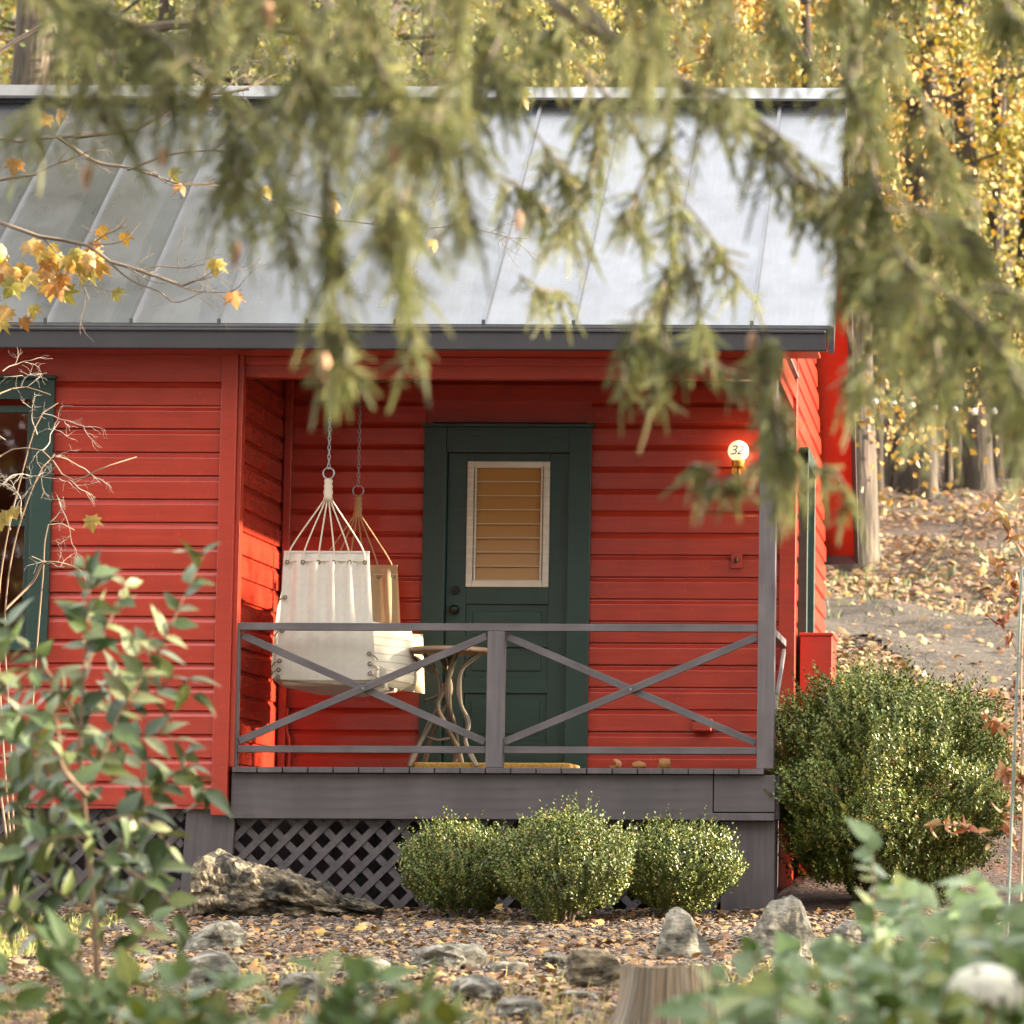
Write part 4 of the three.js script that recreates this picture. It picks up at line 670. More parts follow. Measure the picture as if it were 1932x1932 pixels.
// ------------------------------------------------------------------ clipped small-leaved shrubs
const boxLeaf = quadLeaf(1, 0.62, 0.2), mBox = phys({ color: 0xffffff, roughness: 0.38, transmission: 0.22, thickness: 0 });
function clippedShrub(label, uc, vBase, z, rx, ry, rz, nShoot, lean, cols, group, leaf = [0.018, 0.028]) {
  const c = onZ(uc, vBase, z); const base = V(c.x, groundY(c.x, z), z), o = thing('clipped_shrub', label, 'shrub', base, group);
  const stems = [], ms = [], cs = [], tw = [];
  for (let k = 0; k < 9; k++) { const a = k / 9 * 6.28 + rr(-0.3, 0.3), e = V(Math.cos(a) * rx * 0.55, ry * rr(0.8, 1.2), Math.sin(a) * rz * 0.55); stems.push(tube([V(Math.cos(a) * 0.03, -0.03, Math.sin(a) * 0.03), V(e.x * 0.35, e.y * 0.4, e.z * 0.35), e], (t) => 0.012 * (1 - 0.7 * t), 6, 7)); }
  mesh('stem', merge(stems), mTwig, o);
  const cy = ry * (ry > 0.6 ? 0.98 : 1.06);
  for (let i = 0; i < nShoot; i++) {
    const d = rdir(); if (d.y < -0.92) continue;
    const lump = (ry > 0.6 ? 0.68 + 0.56 * noise3(d.x * 3.1 + uc, d.y * 3.1 + 3, d.z * 3.1 + 7) : 0.80 + 0.34 * noise3(d.x * 2.3 + uc, d.y * 2.3 + 3, d.z * 2.3 + 7)) + (rnd() < 0.10 ? rr(0.04, 0.12) : 0), R = lump * (0.62 + 0.38 * Math.pow(rnd(), 0.45));
    const narrow = d.y < 0 ? lerp(1, ry > 0.6 ? 0.95 : 0.80, -d.y) : 1, p = V(d.x * rx * R * narrow, cy + d.y * ry * R, d.z * rz * R * narrow);
    const sprig = d.y > 0.25 && rnd() < 0.15; if (sprig) p.y += rr(0.01, 0.06) * ry / 0.3;
    const dir = V(d.x * 0.6, 0.7 + 0.6 * Math.max(d.y, 0), d.z * 0.6).addScaledVector(rdir(), sprig ? 0.1 : 0.25).normalize(), L = sprig ? rr(0.10, 0.16) : rr(0.05, 0.11), n = 7 + Math.floor(rnd() * 4), tone = pick(cols), kk = rr(0.8, 1.25);
    for (let j = 0; j < n; j++) {
      const t = j / (n - 1), q = p.clone().addScaledVector(dir, L * (t - 0.3)), a = j * 2.4 + i, side = V(Math.cos(a), 0, Math.sin(a)); side.addScaledVector(dir, -side.dot(dir)).normalize();
      const ld = side.multiplyScalar(0.8).addScaledVector(dir, 0.6 + t * 0.7), N = dir.clone().addScaledVector(rdir(), 0.4);
      ms.push(basis(q, ld, N, rr(leaf[0], leaf[1]) * (1 - 0.25 * t)));
      const y = rnd() < 0.02 ? [0.42, 0.22, 0.06] : tone, k = kk * rr(0.8, 1.2) * (1 + 0.25 * t); cs.push(lin(y[0] * k, y[1] * k, y[2] * k));
    }
  }
  instanced('foliage', boxLeaf, mBox, ms, cs, o); return o;
}
const boxCols = [[0.095, 0.125, 0.022], [0.125, 0.155, 0.026], [0.07, 0.10, 0.022], [0.19, 0.20, 0.035], [0.15, 0.16, 0.035]];
clippedShrub('small clipped green shrub growing beside the long boulder', 865, 1735, 0.55, 0.335, 0.255, 0.30, 2500, 0, boxCols, 'small clipped shrubs in front of the porch');
clippedShrub('middle small clipped green shrub, tallest of the three below the porch', 1065, 1752, 0.85, 0.41, 0.305, 0.36, 3200, 0, boxCols, 'small clipped shrubs in front of the porch');
clippedShrub('small clipped green shrub growing beside the corner pier', 1278, 1732, 0.5, 0.365, 0.265, 0.32, 2700, 0, boxCols, 'small clipped shrubs in front of the porch');
clippedShrub('large rounded green shrub beside the porch corner', 1676, 1700, -0.40, 0.79, 0.71, 0.76, 17000, 0, [[0.11, 0.145, 0.025], [0.15, 0.18, 0.03], [0.08, 0.115, 0.024], [0.23, 0.235, 0.045], [0.18, 0.19, 0.04]], undefined, [0.022, 0.036]);

// ------------------------------------------------------------------ leafy shrubs with single leaves
function leafyShrub(o, sprigs, depth, spacing, size, geos, mats, stemMat, opt = {}) {
  const leaves = [];
  for (const sp of sprigs) {
    const pts = sp.pts.map(([u, v, dd]) => atD(u, v, depth + (dd ?? 0) + (sp.d ?? 0)).sub(o.position));
    mesh('stem', tube(pts, (t) => lerp(sp.r ?? 0.006, 0.002, t), 6, pts.length * 4), stemMat, o);
    const c = new THREE.CatmullRomCurve3(pts), L = c.getLength(), n = Math.max(2, Math.floor(L / spacing));
    for (let i = Math.floor((sp.from ?? 0.15) * n); i <= n; i++) {
      const t = i / n, p = c.getPointAt(t), T = c.getTangentAt(t);
      const side = T.clone().cross(V(rr(-0.4, 0.4), rr(-0.3, 0.3), 1)).normalize();
      for (const s of i === n ? [0, 1, -1] : [1, -1]) {
        if (rnd() < (opt.skip ?? 0.12)) continue;
        const d = T.clone().multiplyScalar(s ? 0.55 : 1).addScaledVector(side, s * rr(0.6, 1)).add(V(0, opt.droop ?? -0.25, 0)).addScaledVector(rdir(), opt.wild ?? 0.35);
        const N = V(rr(-0.5, 0.7), rr(0.3, 1.1), rr(0.1, 1)).addScaledVector(rdir(), 0.35);
        leaves.push({ m: basis(p, d, N, rr(size[0], size[1]) * (s ? 1 : 0.8)) });
      }
    }
  }
  for (const l of leaves) { const q = mesh('leaf', pick(geos), pick(mats), o); q.matrixAutoUpdate = true; l.m.decompose(q.position, q.quaternion, q.scale); }
  return leaves.length;
}
const broad = [leafGeo(1, 0.54, 0.22, 0.22, 8), leafGeo(1, 0.46, 0.35, 0.35, 8), leafGeo(1, 0.58, 0.12, 0.10, 8), leafGeo(1, 0.42, 0.40, 0.45, 8)];
const mDogwood = [leafMat(0.075, 0.135, 0.028, 0.3, 0.5), leafMat(0.11, 0.175, 0.038, 0.3, 0.5), leafMat(0.045, 0.09, 0.018, 0.3, 0.48), leafMat(0.18, 0.23, 0.05, 0.35, 0.55), leafMat(0.25, 0.27, 0.11, 0.35, 0.6)];
const mStem = std({ color: lin(0.20, 0.13, 0.08), roughness: 0.8 });
{
  const d = 12.2, b = atD(175, 1932, d); b.y = groundY(b.x, b.z);
  const o = thing('broadleaf_shrub', 'broadleaf green shrub standing in front of the red wall and window', 'shrub', b);
  const foot = { pts: [[172, 2060], [178, 1960], [182, 1860], [180, 1760], [166, 1600], [152, 1400], [160, 1250], [170, 1085]], r: 0.016, from: 0.45 };
  const S = [foot,
    { pts: [[180, 1700], [240, 1570], [300, 1490], [345, 1450], [388, 1490]], d: 0.1 }, { pts: [[165, 1500], [230, 1340], [300, 1225], [350, 1120], [383, 1050]], d: -0.1 },
    { pts: [[150, 1350], [80, 1255], [15, 1180]], d: 0.2 }, { pts: [[160, 1260], [212, 1160], [235, 1100], [160, 1072]], d: 0.15 }, { pts: [[180, 1700], [100, 1600], [20, 1500]], d: 0.1 },
    { pts: [[170, 1600], [240, 1640], [310, 1690], [342, 1752]], d: -0.1 }, { pts: [[178, 1800], [80, 1770], [5, 1700]], d: -0.15 }, { pts: [[222, 1340], [285, 1315], [330, 1275], [366, 1310]], d: 0.0 },
    { pts: [[165, 1500], [90, 1425], [5, 1400]], d: -0.2 }, { pts: [[100, 1610], [122, 1510], [58, 1420]], d: 0.25 }, { pts: [[160, 1420], [240, 1400], [310, 1385], [350, 1420]], d: 0.2 },
    { pts: [[170, 1560], [235, 1540], [285, 1560], [320, 1600]], d: -0.25 }, { pts: [[178, 1720], [120, 1690], [60, 1640], [20, 1640]], d: -0.3 }, { pts: [[178, 1740], [230, 1730], [275, 1660]], d: 0.3 },
    { pts: [[150, 1380], [110, 1310], [60, 1300], [10, 1290]], d: 0.05 }, { pts: [[152, 1400], [180, 1310], [240, 1260], [290, 1190]], d: 0.3 }, { pts: [[160, 1600], [90, 1550], [40, 1560], [0, 1580]], d: 0.3 },
    { pts: [[165, 1500], [120, 1450], [100, 1350], [40, 1350]], d: -0.35 }, { pts: [[180, 1780], [240, 1790], [290, 1740]], d: -0.3 },
    { pts: [[180, 1760], [130, 1740], [70, 1720], [30, 1740]], d: 0.3 }, { pts: [[175, 1640], [230, 1600], [270, 1520], [265, 1450]], d: 0.35 }, { pts: [[160, 1560], [100, 1500], [60, 1480], [0, 1470]], d: 0.15 }, { pts: [[178, 1700], [220, 1690], [250, 1700], [300, 1640]], d: 0.1 }, { pts: [[155, 1440], [60, 1390], [-10, 1250]], d: -0.1 }, { pts: [[170, 1580], [110, 1580], [60, 1600], [0, 1640]], d: -0.3 }];
  leafyShrub(o, S, d, 0.048, [0.075, 0.135], broad, mDogwood, mStem, { skip: 0.14, droop: -0.12, wild: 0.6 });
}
const mLush = [leafMat(0.17, 0.27, 0.065, 0.35, 0.5), leafMat(0.23, 0.34, 0.10, 0.35, 0.5), leafMat(0.11, 0.20, 0.03, 0.4, 0.5), leafMat(0.32, 0.37, 0.05, 0.45, 0.5), leafMat(0.18, 0.29, 0.085, 0.35, 0.48)];
{
  const d = 8.6;
  const plant = (name, label, u0, sprigs, dep, size, geos, mats, sp, opt, group) => { const b = atD(u0, 2000, dep); b.y = groundY(b.x, b.z); const o = thing(name, label, 'plant', b, group); leafyShrub(o, sprigs, dep, sp, size, geos, mats, mStem, opt); return o; };
  plant('garden_plant', 'low broadleaf plant growing at the bottom of the broadleaf shrub', 110, [{ pts: [[110, 2090], [100, 1990], [95, 1880], [90, 1830]], from: 0.4 }, { pts: [[110, 2090], [190, 1960], [250, 1860]], from: 0.4 }, { pts: [[110, 2080], [40, 1950], [10, 1840]], from: 0.4 }, { pts: [[110, 2080], [150, 1960], [160, 1850], [120, 1790]], from: 0.4 }, { pts: [[110, 2080], [220, 1990], [300, 1930]], from: 0.4 }], 10.4, [0.10, 0.15], broad, mLush, 0.05, { droop: -0.05, skip: 0.25 });
  for (const [u, v, lab] of [[345, 1850, 'upright leafy plant in front of the grey slabs, shortest of its row'], [430, 1868, 'upright leafy plant in front of the blocky grey stone'], [600, 1830, 'tallest upright leafy plant, in front of the pale cream rock'], [708, 1850, 'slender upright leafy plant in front of the upright pale stone'], [788, 1872, 'small upright leafy plant in front of the low grey rock']])
    plant('garden_plant', lab, u, [{ pts: [[u + 5, 2260], [u + 4, 2060], [u, v]], from: 0.45 }, { pts: [[u + 5, 2200], [u + 50, 2020], [u + 66, v + 62]], from: 0.5 }, { pts: [[u + 4, 2200], [u - 55, 2030], [u - 78, v + 78]], from: 0.5 }], d, [0.075, 0.115], broad, mLush, 0.042, { droop: 0.15, skip: 0.22 }, 'upright plants at the front of the garden');
  const R = [];
  for (const [u, v, dd] of [[1290, 1905, 0.3], [1340, 1880, -0.4], [1365, 1850, 0.6], [1425, 1800, 0.8], [1470, 1860, -0.3], [1530, 1850, 0.4], [1600, 1815, 0.5], [1645, 1590, 2.2], [1690, 1830, -0.3], [1740, 1710, 1.2], [1790, 1770, 0.4], [1840, 1670, 1.4], [1880, 1790, 0], [1915, 1690, 0.9], [1930, 1830, -0.3], [1560, 1905, -0.4], [1660, 1905, -0.4], [1780, 1890, -0.5], [1400, 1905, -0.3], [1705, 1680, 1.8], [1900, 1730, 1.4], [1580, 1790, 1.4], [1500, 1810, 1.4], [1800, 1700, 1.8], [1850, 1740, 1.0], [1720, 1780, 1.0], [1650, 1770, 1.4], [1450, 1880, 0.8], [1615, 1860, 0.6], [1740, 1850, 0.3], [1845, 1850, 0.3]]) R.push([u, v, dd]);
  const geoH = [leafGeo(1, 0.72, 0.15, 0.25), leafGeo(1, 0.64, 0.28, 0.35), leafGeo(1, 0.78, 0.08, 0.15)];
  const sets = [['lush hydrangea with broad pale green leaves growing in front of the stump', 1420, R.filter(([u]) => u < 1570)], ['lush hydrangea with one white flower head below the large shrub', 1740, R.filter(([u]) => u >= 1570)]];
  for (const [lab, uc, list] of sets) {
    const b = atD(uc, 2000, d); b.y = groundY(b.x, b.z); const o = thing('hydrangea', lab, 'plant', b, 'hydrangeas at the front of the garden');
    leafyShrub(o, list.map(([u, v, dd]) => ({ pts: [[lerp(uc, u, 0.25), 2300, 0], [lerp(uc, u, 0.7), 2060, dd * 0.5], [u, v, dd]], from: 0.45, r: 0.007 })), d, 0.050, [0.065, 0.115], geoH, mLush, mStem, { droop: 0.02, skip: 0.08, wild: 0.5 });
    if (uc > 1500) {
      const c = atD(1862, 1868, d - 0.3).sub(o.position), fl = [], pet = quadLeaf(0.022, 0.02, 0.1);
      for (let i = 0; i < 220; i++) { const q = rdir(); if (q.y < -0.35) continue; const p = V(q.x * 0.085, q.y * 0.055, q.z * 0.085); for (let j = 0; j < 4; j++) { const t = q.clone().cross(V(Math.sin(j * 1.57 + i), 0.2, Math.cos(j * 1.57 + i))).normalize(); fl.push(pet.clone().applyMatrix4(basis(p.clone().add(c), t, q))); } }
      mesh('flower_head', merge(fl), phys({ color: lin(0.80, 0.78, 0.68), roughness: 0.8, transmission: 0.25, thickness: 0 }), o);
      mesh('stem', tube([c.clone(), c.clone().add(V(0.02, -0.3, 0.02)), V(c.x * 0.4, 0, c.z * 0.4)], 0.006, 6, 8), mStem, o);
    }
  }
}
// ------------------------------------------------------------------ yellow-leaved branch reaching in front of the roof, bare twigs at the window, russet sapling
const twigTree = (o, start, dir, len, r, depth, bend, list, ends) => {
  const pts = [start.clone()], d = dir.clone().normalize(), n = 5; for (let i = 1; i <= n; i++) { d.addScaledVector(rdir(), bend).normalize(); pts.push(pts[i - 1].clone().addScaledVector(d, len / n)); }
  list.push(tube(pts, (t) => lerp(r, r * 0.45, t), 5, 10));
  if (depth > 0) for (let k = 0; k < 3 + Math.floor(rnd() * 2); k++) { const t = 0.25 + 0.75 * rnd(), i = Math.min(n - 1, Math.floor(t * n)), p = pts[i].clone().lerp(pts[i + 1], t * n - i), dd = d.clone().addScaledVector(rdir(), 1.0); twigTree(o, p, dd, len * rr(0.35, 0.62), r * 0.5, depth - 1, bend, list, ends); }
  else ends.push(pts[n]);
};
{
  const d = 18.2, base = V(-9.2, groundY(-9.2, 4.2), 4.2), o = thing('maple_tree', 'maple with yellow leaves reaching bare twigs across the metal roof', 'tree', base);
  mesh('trunk', tube([V(0, -0.1, 0), V(0.05, 1.5, 0), V(0.2, 3.2, 0), V(0.5, 5.2, 0.1), V(0.6, 7, 0)], (t) => lerp(0.13, 0.05, t), 10, 18), mBarkPale, o);
  const P = (u, v, dd = 0) => atD(u, v, d + dd).sub(base), mT = std({ color: lin(0.30, 0.25, 0.20), map: barkTex, roughness: 0.9 });
  const limbs = [
    [[V(0.15, 2.6, 0), P(-160, 380), P(0, 420), P(80, 448), P(165, 462), P(200, 490), P(270, 512), P(345, 540)], 0.020],
    [[V(0.3, 3.6, 0), P(-180, 300), P(0, 340), P(70, 328)], 0.022], [[V(0.4, 4.1, 0), P(-160, 200), P(0, 265), P(110, 258), P(160, 255)], 0.02],
    [[V(0.45, 4.8, 0), P(-100, 160), P(0, 96), P(70, 52), P(140, 28)], 0.022], [[P(110, 258), P(180, 305), P(250, 318), P(330, 345)], 0.012], [[P(140, 258), P(260, 240), P(360, 188), P(470, 168)], 0.016],
    [[P(200, 490), P(250, 530), P(300, 550), P(330, 570), P(390, 548)], 0.006], [[P(240, 320), P(330, 290), P(430, 285), P(510, 300)], 0.008], [[P(345, 540), P(390, 520), P(420, 500)], 0.005], [[P(165, 462), P(230, 455), P(265, 420)], 0.005], [[P(470, 360, 0.5), P(560, 400, 0.5), P(680, 420, 0.5), P(820, 430, 0.5), P(900, 415, 0.5)], 0.006]];
  limbs[10][0].unshift(P(330, 345, 0.2));
  for (const [pts, r] of limbs) mesh('limb', tube(pts, (t) => lerp(r, r * 0.4, t), 7, pts.length * 5), mT, o);
  const tw = [], ends = []; for (const [u, v, a] of [[200, 490, -0.3], [260, 510, 0.5], [300, 520, -0.7], [340, 540, 0.2], [165, 462, 0.8], [80, 448, -0.6], [60, 330, 0.9], [250, 318, -0.4], [330, 345, 0.3], [400, 285, 0.6], [300, 240, 0.8], [430, 180, 1.0], [380, 190, 0.6], [120, 258, -0.5], [60, 60, 0.9], [100, 40, 0.3], [350, 120, 0.5], [280, 200, 0.9], [700, 420, 0.4], [850, 425, -0.2]]) twigTree(o, P(u, v), V(1, a, rr(-0.3, 0.3)), rr(0.25, 0.45), 0.0045, 2, 0.28, tw, ends);
  mesh('twigs', merge(tw), mT, o);
  const mg = [mapleGeo(1, 0.35), mapleGeo(1, 0.8), mapleGeo(1, 0.55)], my = [leafMat(0.62, 0.33, 0.03, 0.45, 0.6), leafMat(0.60, 0.42, 0.05, 0.45, 0.6), leafMat(0.66, 0.40, 0.12, 0.45, 0.6), leafMat(0.42, 0.36, 0.05, 0.45, 0.6), leafMat(0.52, 0.22, 0.03, 0.4, 0.6)];
  const put = (u, v, s, dd = 0) => { const q = mesh('leaf', pick(mg), pick(my), o), N = V(rr(-0.7, 0.7), rr(-0.2, 0.8), rr(0.4, 1)), m = basis(P(u, v, dd), V(rr(-0.7, 0.7), -1, rr(-0.3, 0.3)), N, s); m.decompose(q.position, q.quaternion, q.scale); };
  for (let i = 0; i < 46; i++) { const t = rnd(); put(lerp(-40, 195, t) + rr(-12, 12), lerp(440, 470, t) + rr(0, 90) * (t < 0.75 ? 1 : 0.4), rr(0.07, 0.115), rr(-0.25, 0.25)); }
  for (const [u, v] of [[30, 300], [185, 430], [175, 455], [232, 440], [408, 488], [320, 320], [338, 345], [498, 350], [630, 378], [18, 580], [5, 600], [40, 600], [820, 452], [985, 182], [990, 165], [110, 205], [620, 360], [215, 545], [440, 550], [60, 575], [90, 215], [1285, 500]]) put(u, v, rr(0.07, 0.10), rr(-0.1, 0.1));
}
{
  const d = 20.9, b = onZ(30, 1700, 1.0); b.y = groundY(b.x, 1.0); const o = thing('bare_shrub', 'leafless shrub with pale tangled twigs in front of the green window', 'shrub', b);
  const P = (u, v, dd = 0) => atD(u, v, d + dd).sub(b), list = [], ends = [], mT = std({ color: lin(0.26, 0.22, 0.175), roughness: 0.9 });
  const main = [[[30, 1720], [20, 1400], [10, 1150], [40, 980], [100, 860], [150, 880]], [[30, 1720], [60, 1350], [80, 1100], [95, 985], [140, 1000]], [[30, 1720], [-20, 1300], [-30, 1000], [0, 860], [80, 850], [130, 905], [200, 880], [258, 862]], [[30, 1720], [0, 1300], [0, 1100], [40, 900], [80, 780], [110, 760]], [[-20, 1300], [-40, 900], [-20, 760], [40, 730], [95, 745]], [[10, 1150], [60, 1100], [90, 1060], [150, 1075], [165, 1110]]];
  for (const p of main) mesh('branch', tube(p.map(([u, v]) => P(u, v, rr(-0.15, 0.15))), (t) => lerp(0.008, 0.0035, t), 6, p.length * 5), mStem, o);
  for (const [u, v] of [[100, 860], [80, 850], [130, 905], [40, 980], [95, 985], [60, 900], [80, 780], [40, 730], [0, 860], [150, 880], [20, 1000], [40, 900], [110, 940], [10, 830], [60, 1050], [5, 700], [30, 960], [70, 820]]) twigTree(o, P(u, v), V(rr(-0.6, 1), rr(-0.7, 0.9), rr(-0.4, 0.4)), rr(0.16, 0.3), 0.0038, 2, 0.42, list, ends);
  mesh('twigs', merge(list), mT, o);
  for (const [u, v, s] of [[172, 995, 0.105], [12, 985, 0.09], [28, 978, 0.08], [0, 1000, 0.08]]) { const q = mesh('leaf', mapleGeo(1, 0.4), leafMat(0.56, 0.40, 0.07, 0.45, 0.6), o), m = basis(P(u, v - 22), V(0.1, -1, 0), V(rr(-0.3, 0.3), 0.1, 1), s); m.decompose(q.position, q.quaternion, q.scale); }
}
{
  const d = 17.6, b = atD(1925, 1660, d); b.y = groundY(b.x, b.z); const o = thing('russet_sapling', 'spindly sapling with dry russet leaves beside the garden stake', 'sapling', b);
  const P = (u, v, dd = 0) => atD(u, v, d + dd).sub(b), mT = std({ color: lin(0.26, 0.19, 0.13), roughness: 0.9 }), mr = [leafMat(0.50, 0.15, 0.035, 0.35, 0.6), leafMat(0.56, 0.24, 0.07, 0.35, 0.6), leafMat(0.38, 0.11, 0.04, 0.3, 0.6), leafMat(0.60, 0.36, 0.12, 0.4, 0.6)], geos = [leafGeo(1, 0.5, 0.5, 0.7), leafGeo(1, 0.42, 0.7, 0.9)];
  const main = [[[1925, 1700], [1930, 1500], [1926, 1300], [1930, 1100], [1918, 960], [1920, 900]], [[1928, 1400], [1890, 1370], [1850, 1340]], [[1928, 1250], [1895, 1180], [1870, 1120]], [[1930, 1050], [1895, 985], [1868, 950]], [[1926, 1600], [1880, 1590], [1820, 1560], [1760, 1555]], [[1928, 1500], [1900, 1470], [1885, 1450]], [[1930, 1150], [1905, 1080], [1880, 1060]], [[1926, 1620], [1905, 1560], [1900, 1520]]];
  for (const p of main) mesh('branch', tube(p.map(([u, v]) => P(u, v)), (t) => lerp(p.length > 4 ? 0.008 : 0.004, 0.002, t), 6, p.length * 4), mT, o);
  for (const p of main) { const c = new THREE.CatmullRomCurve3(p.map(([u, v]) => P(u, v))), n = p.length > 4 ? 34 : 17; for (let i = 0; i < n; i++) { const t = rr(p.length > 4 ? 0.25 : 0.3, 1), q = mesh('leaf', pick(geos), pick(mr), o), m = basis(c.getPointAt(t).addScaledVector(rdir(), 0.02), rdir().add(V(0, -0.4, 0)), rdir(), rr(0.045, 0.085)); m.decompose(q.position, q.quaternion, q.scale); } }
}

// ------------------------------------------------------------------ background woods
const farLeaf = quadLeaf(1, 0.8, 0.25), mFarLeaf = phys({ color: 0xffffff, roughness: 0.7, transmission: 0.45, thickness: 0 });
const YEL = [[0.44, 0.33, 0.025], [0.40, 0.27, 0.02], [0.36, 0.31, 0.035], [0.30, 0.29, 0.05], [0.22, 0.22, 0.04]], ORA = [[0.46, 0.24, 0.02], [0.50, 0.30, 0.03], [0.36, 0.22, 0.04]], GRN = [[0.13, 0.16, 0.035], [0.19, 0.215, 0.04], [0.28, 0.27, 0.05], [0.33, 0.30, 0.06]];
function woodTree(label, x, z, h, r, bark, cols, opt = {}) {
  const y = groundY(x, z), o = thing('woodland_tree', label, 'tree', V(x, y, z), 'trees of the wood behind the cabin');
  const lx = rr(-0.04, 0.04) + (opt.lean ?? 0), bend = rr(-0.2, 0.2), top = V(lx * h + bend * 0.3, h, rr(-0.3, 0.3));
  const pts = [V(0, -0.3, 0), V(lx * h * 0.1, h * 0.12, 0), V(lx * h * 0.4 + bend, h * 0.42, 0.05), V(lx * h * 0.7 + bend * 0.6, h * 0.72, -0.05), top];
  mesh('trunk', tube(pts, (t) => r * (1 - 0.72 * t) * (1 + 0.55 * Math.exp(-t * 26)), 12, 26), bark, o);
  const c = new THREE.CatmullRomCurve3(pts), limbs = [], ms = [], cs = [], y0 = opt.crown ?? 0.35, nl = opt.limbs ?? 9, tips = [];
  for (let k = 0; k < nl; k++) {
    const t = lerp(y0, 0.97, (k + rnd() * 0.6) / nl), p = c.getPointAt(t), a = k * 2.4 + rr(-0.4, 0.4), L = (opt.reach ?? 0.26) * h * (1.15 - t * 0.8) * rr(0.7, 1.2), e = p.clone().add(V(Math.cos(a) * L, L * rr(0.05, 0.5), Math.sin(a) * L)), mid = p.clone().lerp(e, 0.5).add(V(0, L * 0.08, 0));
    limbs.push(tube([p, mid, e], (q) => lerp(r * 0.32, r * 0.06, q), 6, 8)); for (const q of [0.5, 0.75, 1]) tips.push([p.clone().lerp(e, q).add(V(0, L * 0.05, 0)), L * 0.42]);
    for (let j = 0; j < 3; j++) { const s = p.clone().lerp(e, rr(0.4, 0.95)), f = s.clone().add(V(rr(-1, 1), rr(-0.3, 0.7), rr(-1, 1)).multiplyScalar(L * 0.4)); limbs.push(tube([s, s.clone().lerp(f, 0.5).add(V(0, 0.05, 0)), f], (q) => lerp(r * 0.10, r * 0.03, q), 4, 4)); tips.push([f, L * 0.3]); }
  }
  mesh('limbs', merge(limbs), bark, o);
  const n = Math.round((opt.leaves ?? 1500) * 2.3), s = (opt.leaf ?? [0.09, 0.17]).map((q) => q * 0.62);
  for (let i = 0; i < n; i++) { const [p, R] = pick(tips), q = p.clone().add(V(gauss() * R, gauss() * R * 0.75, gauss() * R)); ms.push(basis(q, rdir().add(V(0, -0.6, 0)), rdir().add(V(0.2, 0.5, 0.3)), rr(s[0], s[1]))); const col = pick(cols), k = rr(0.75, 1.2); cs.push(lin(col[0] * k, col[1] * k, col[2] * k)); }
  if (n) instanced('crown', farLeaf, mFarLeaf, ms, cs, o);
  return o;
}
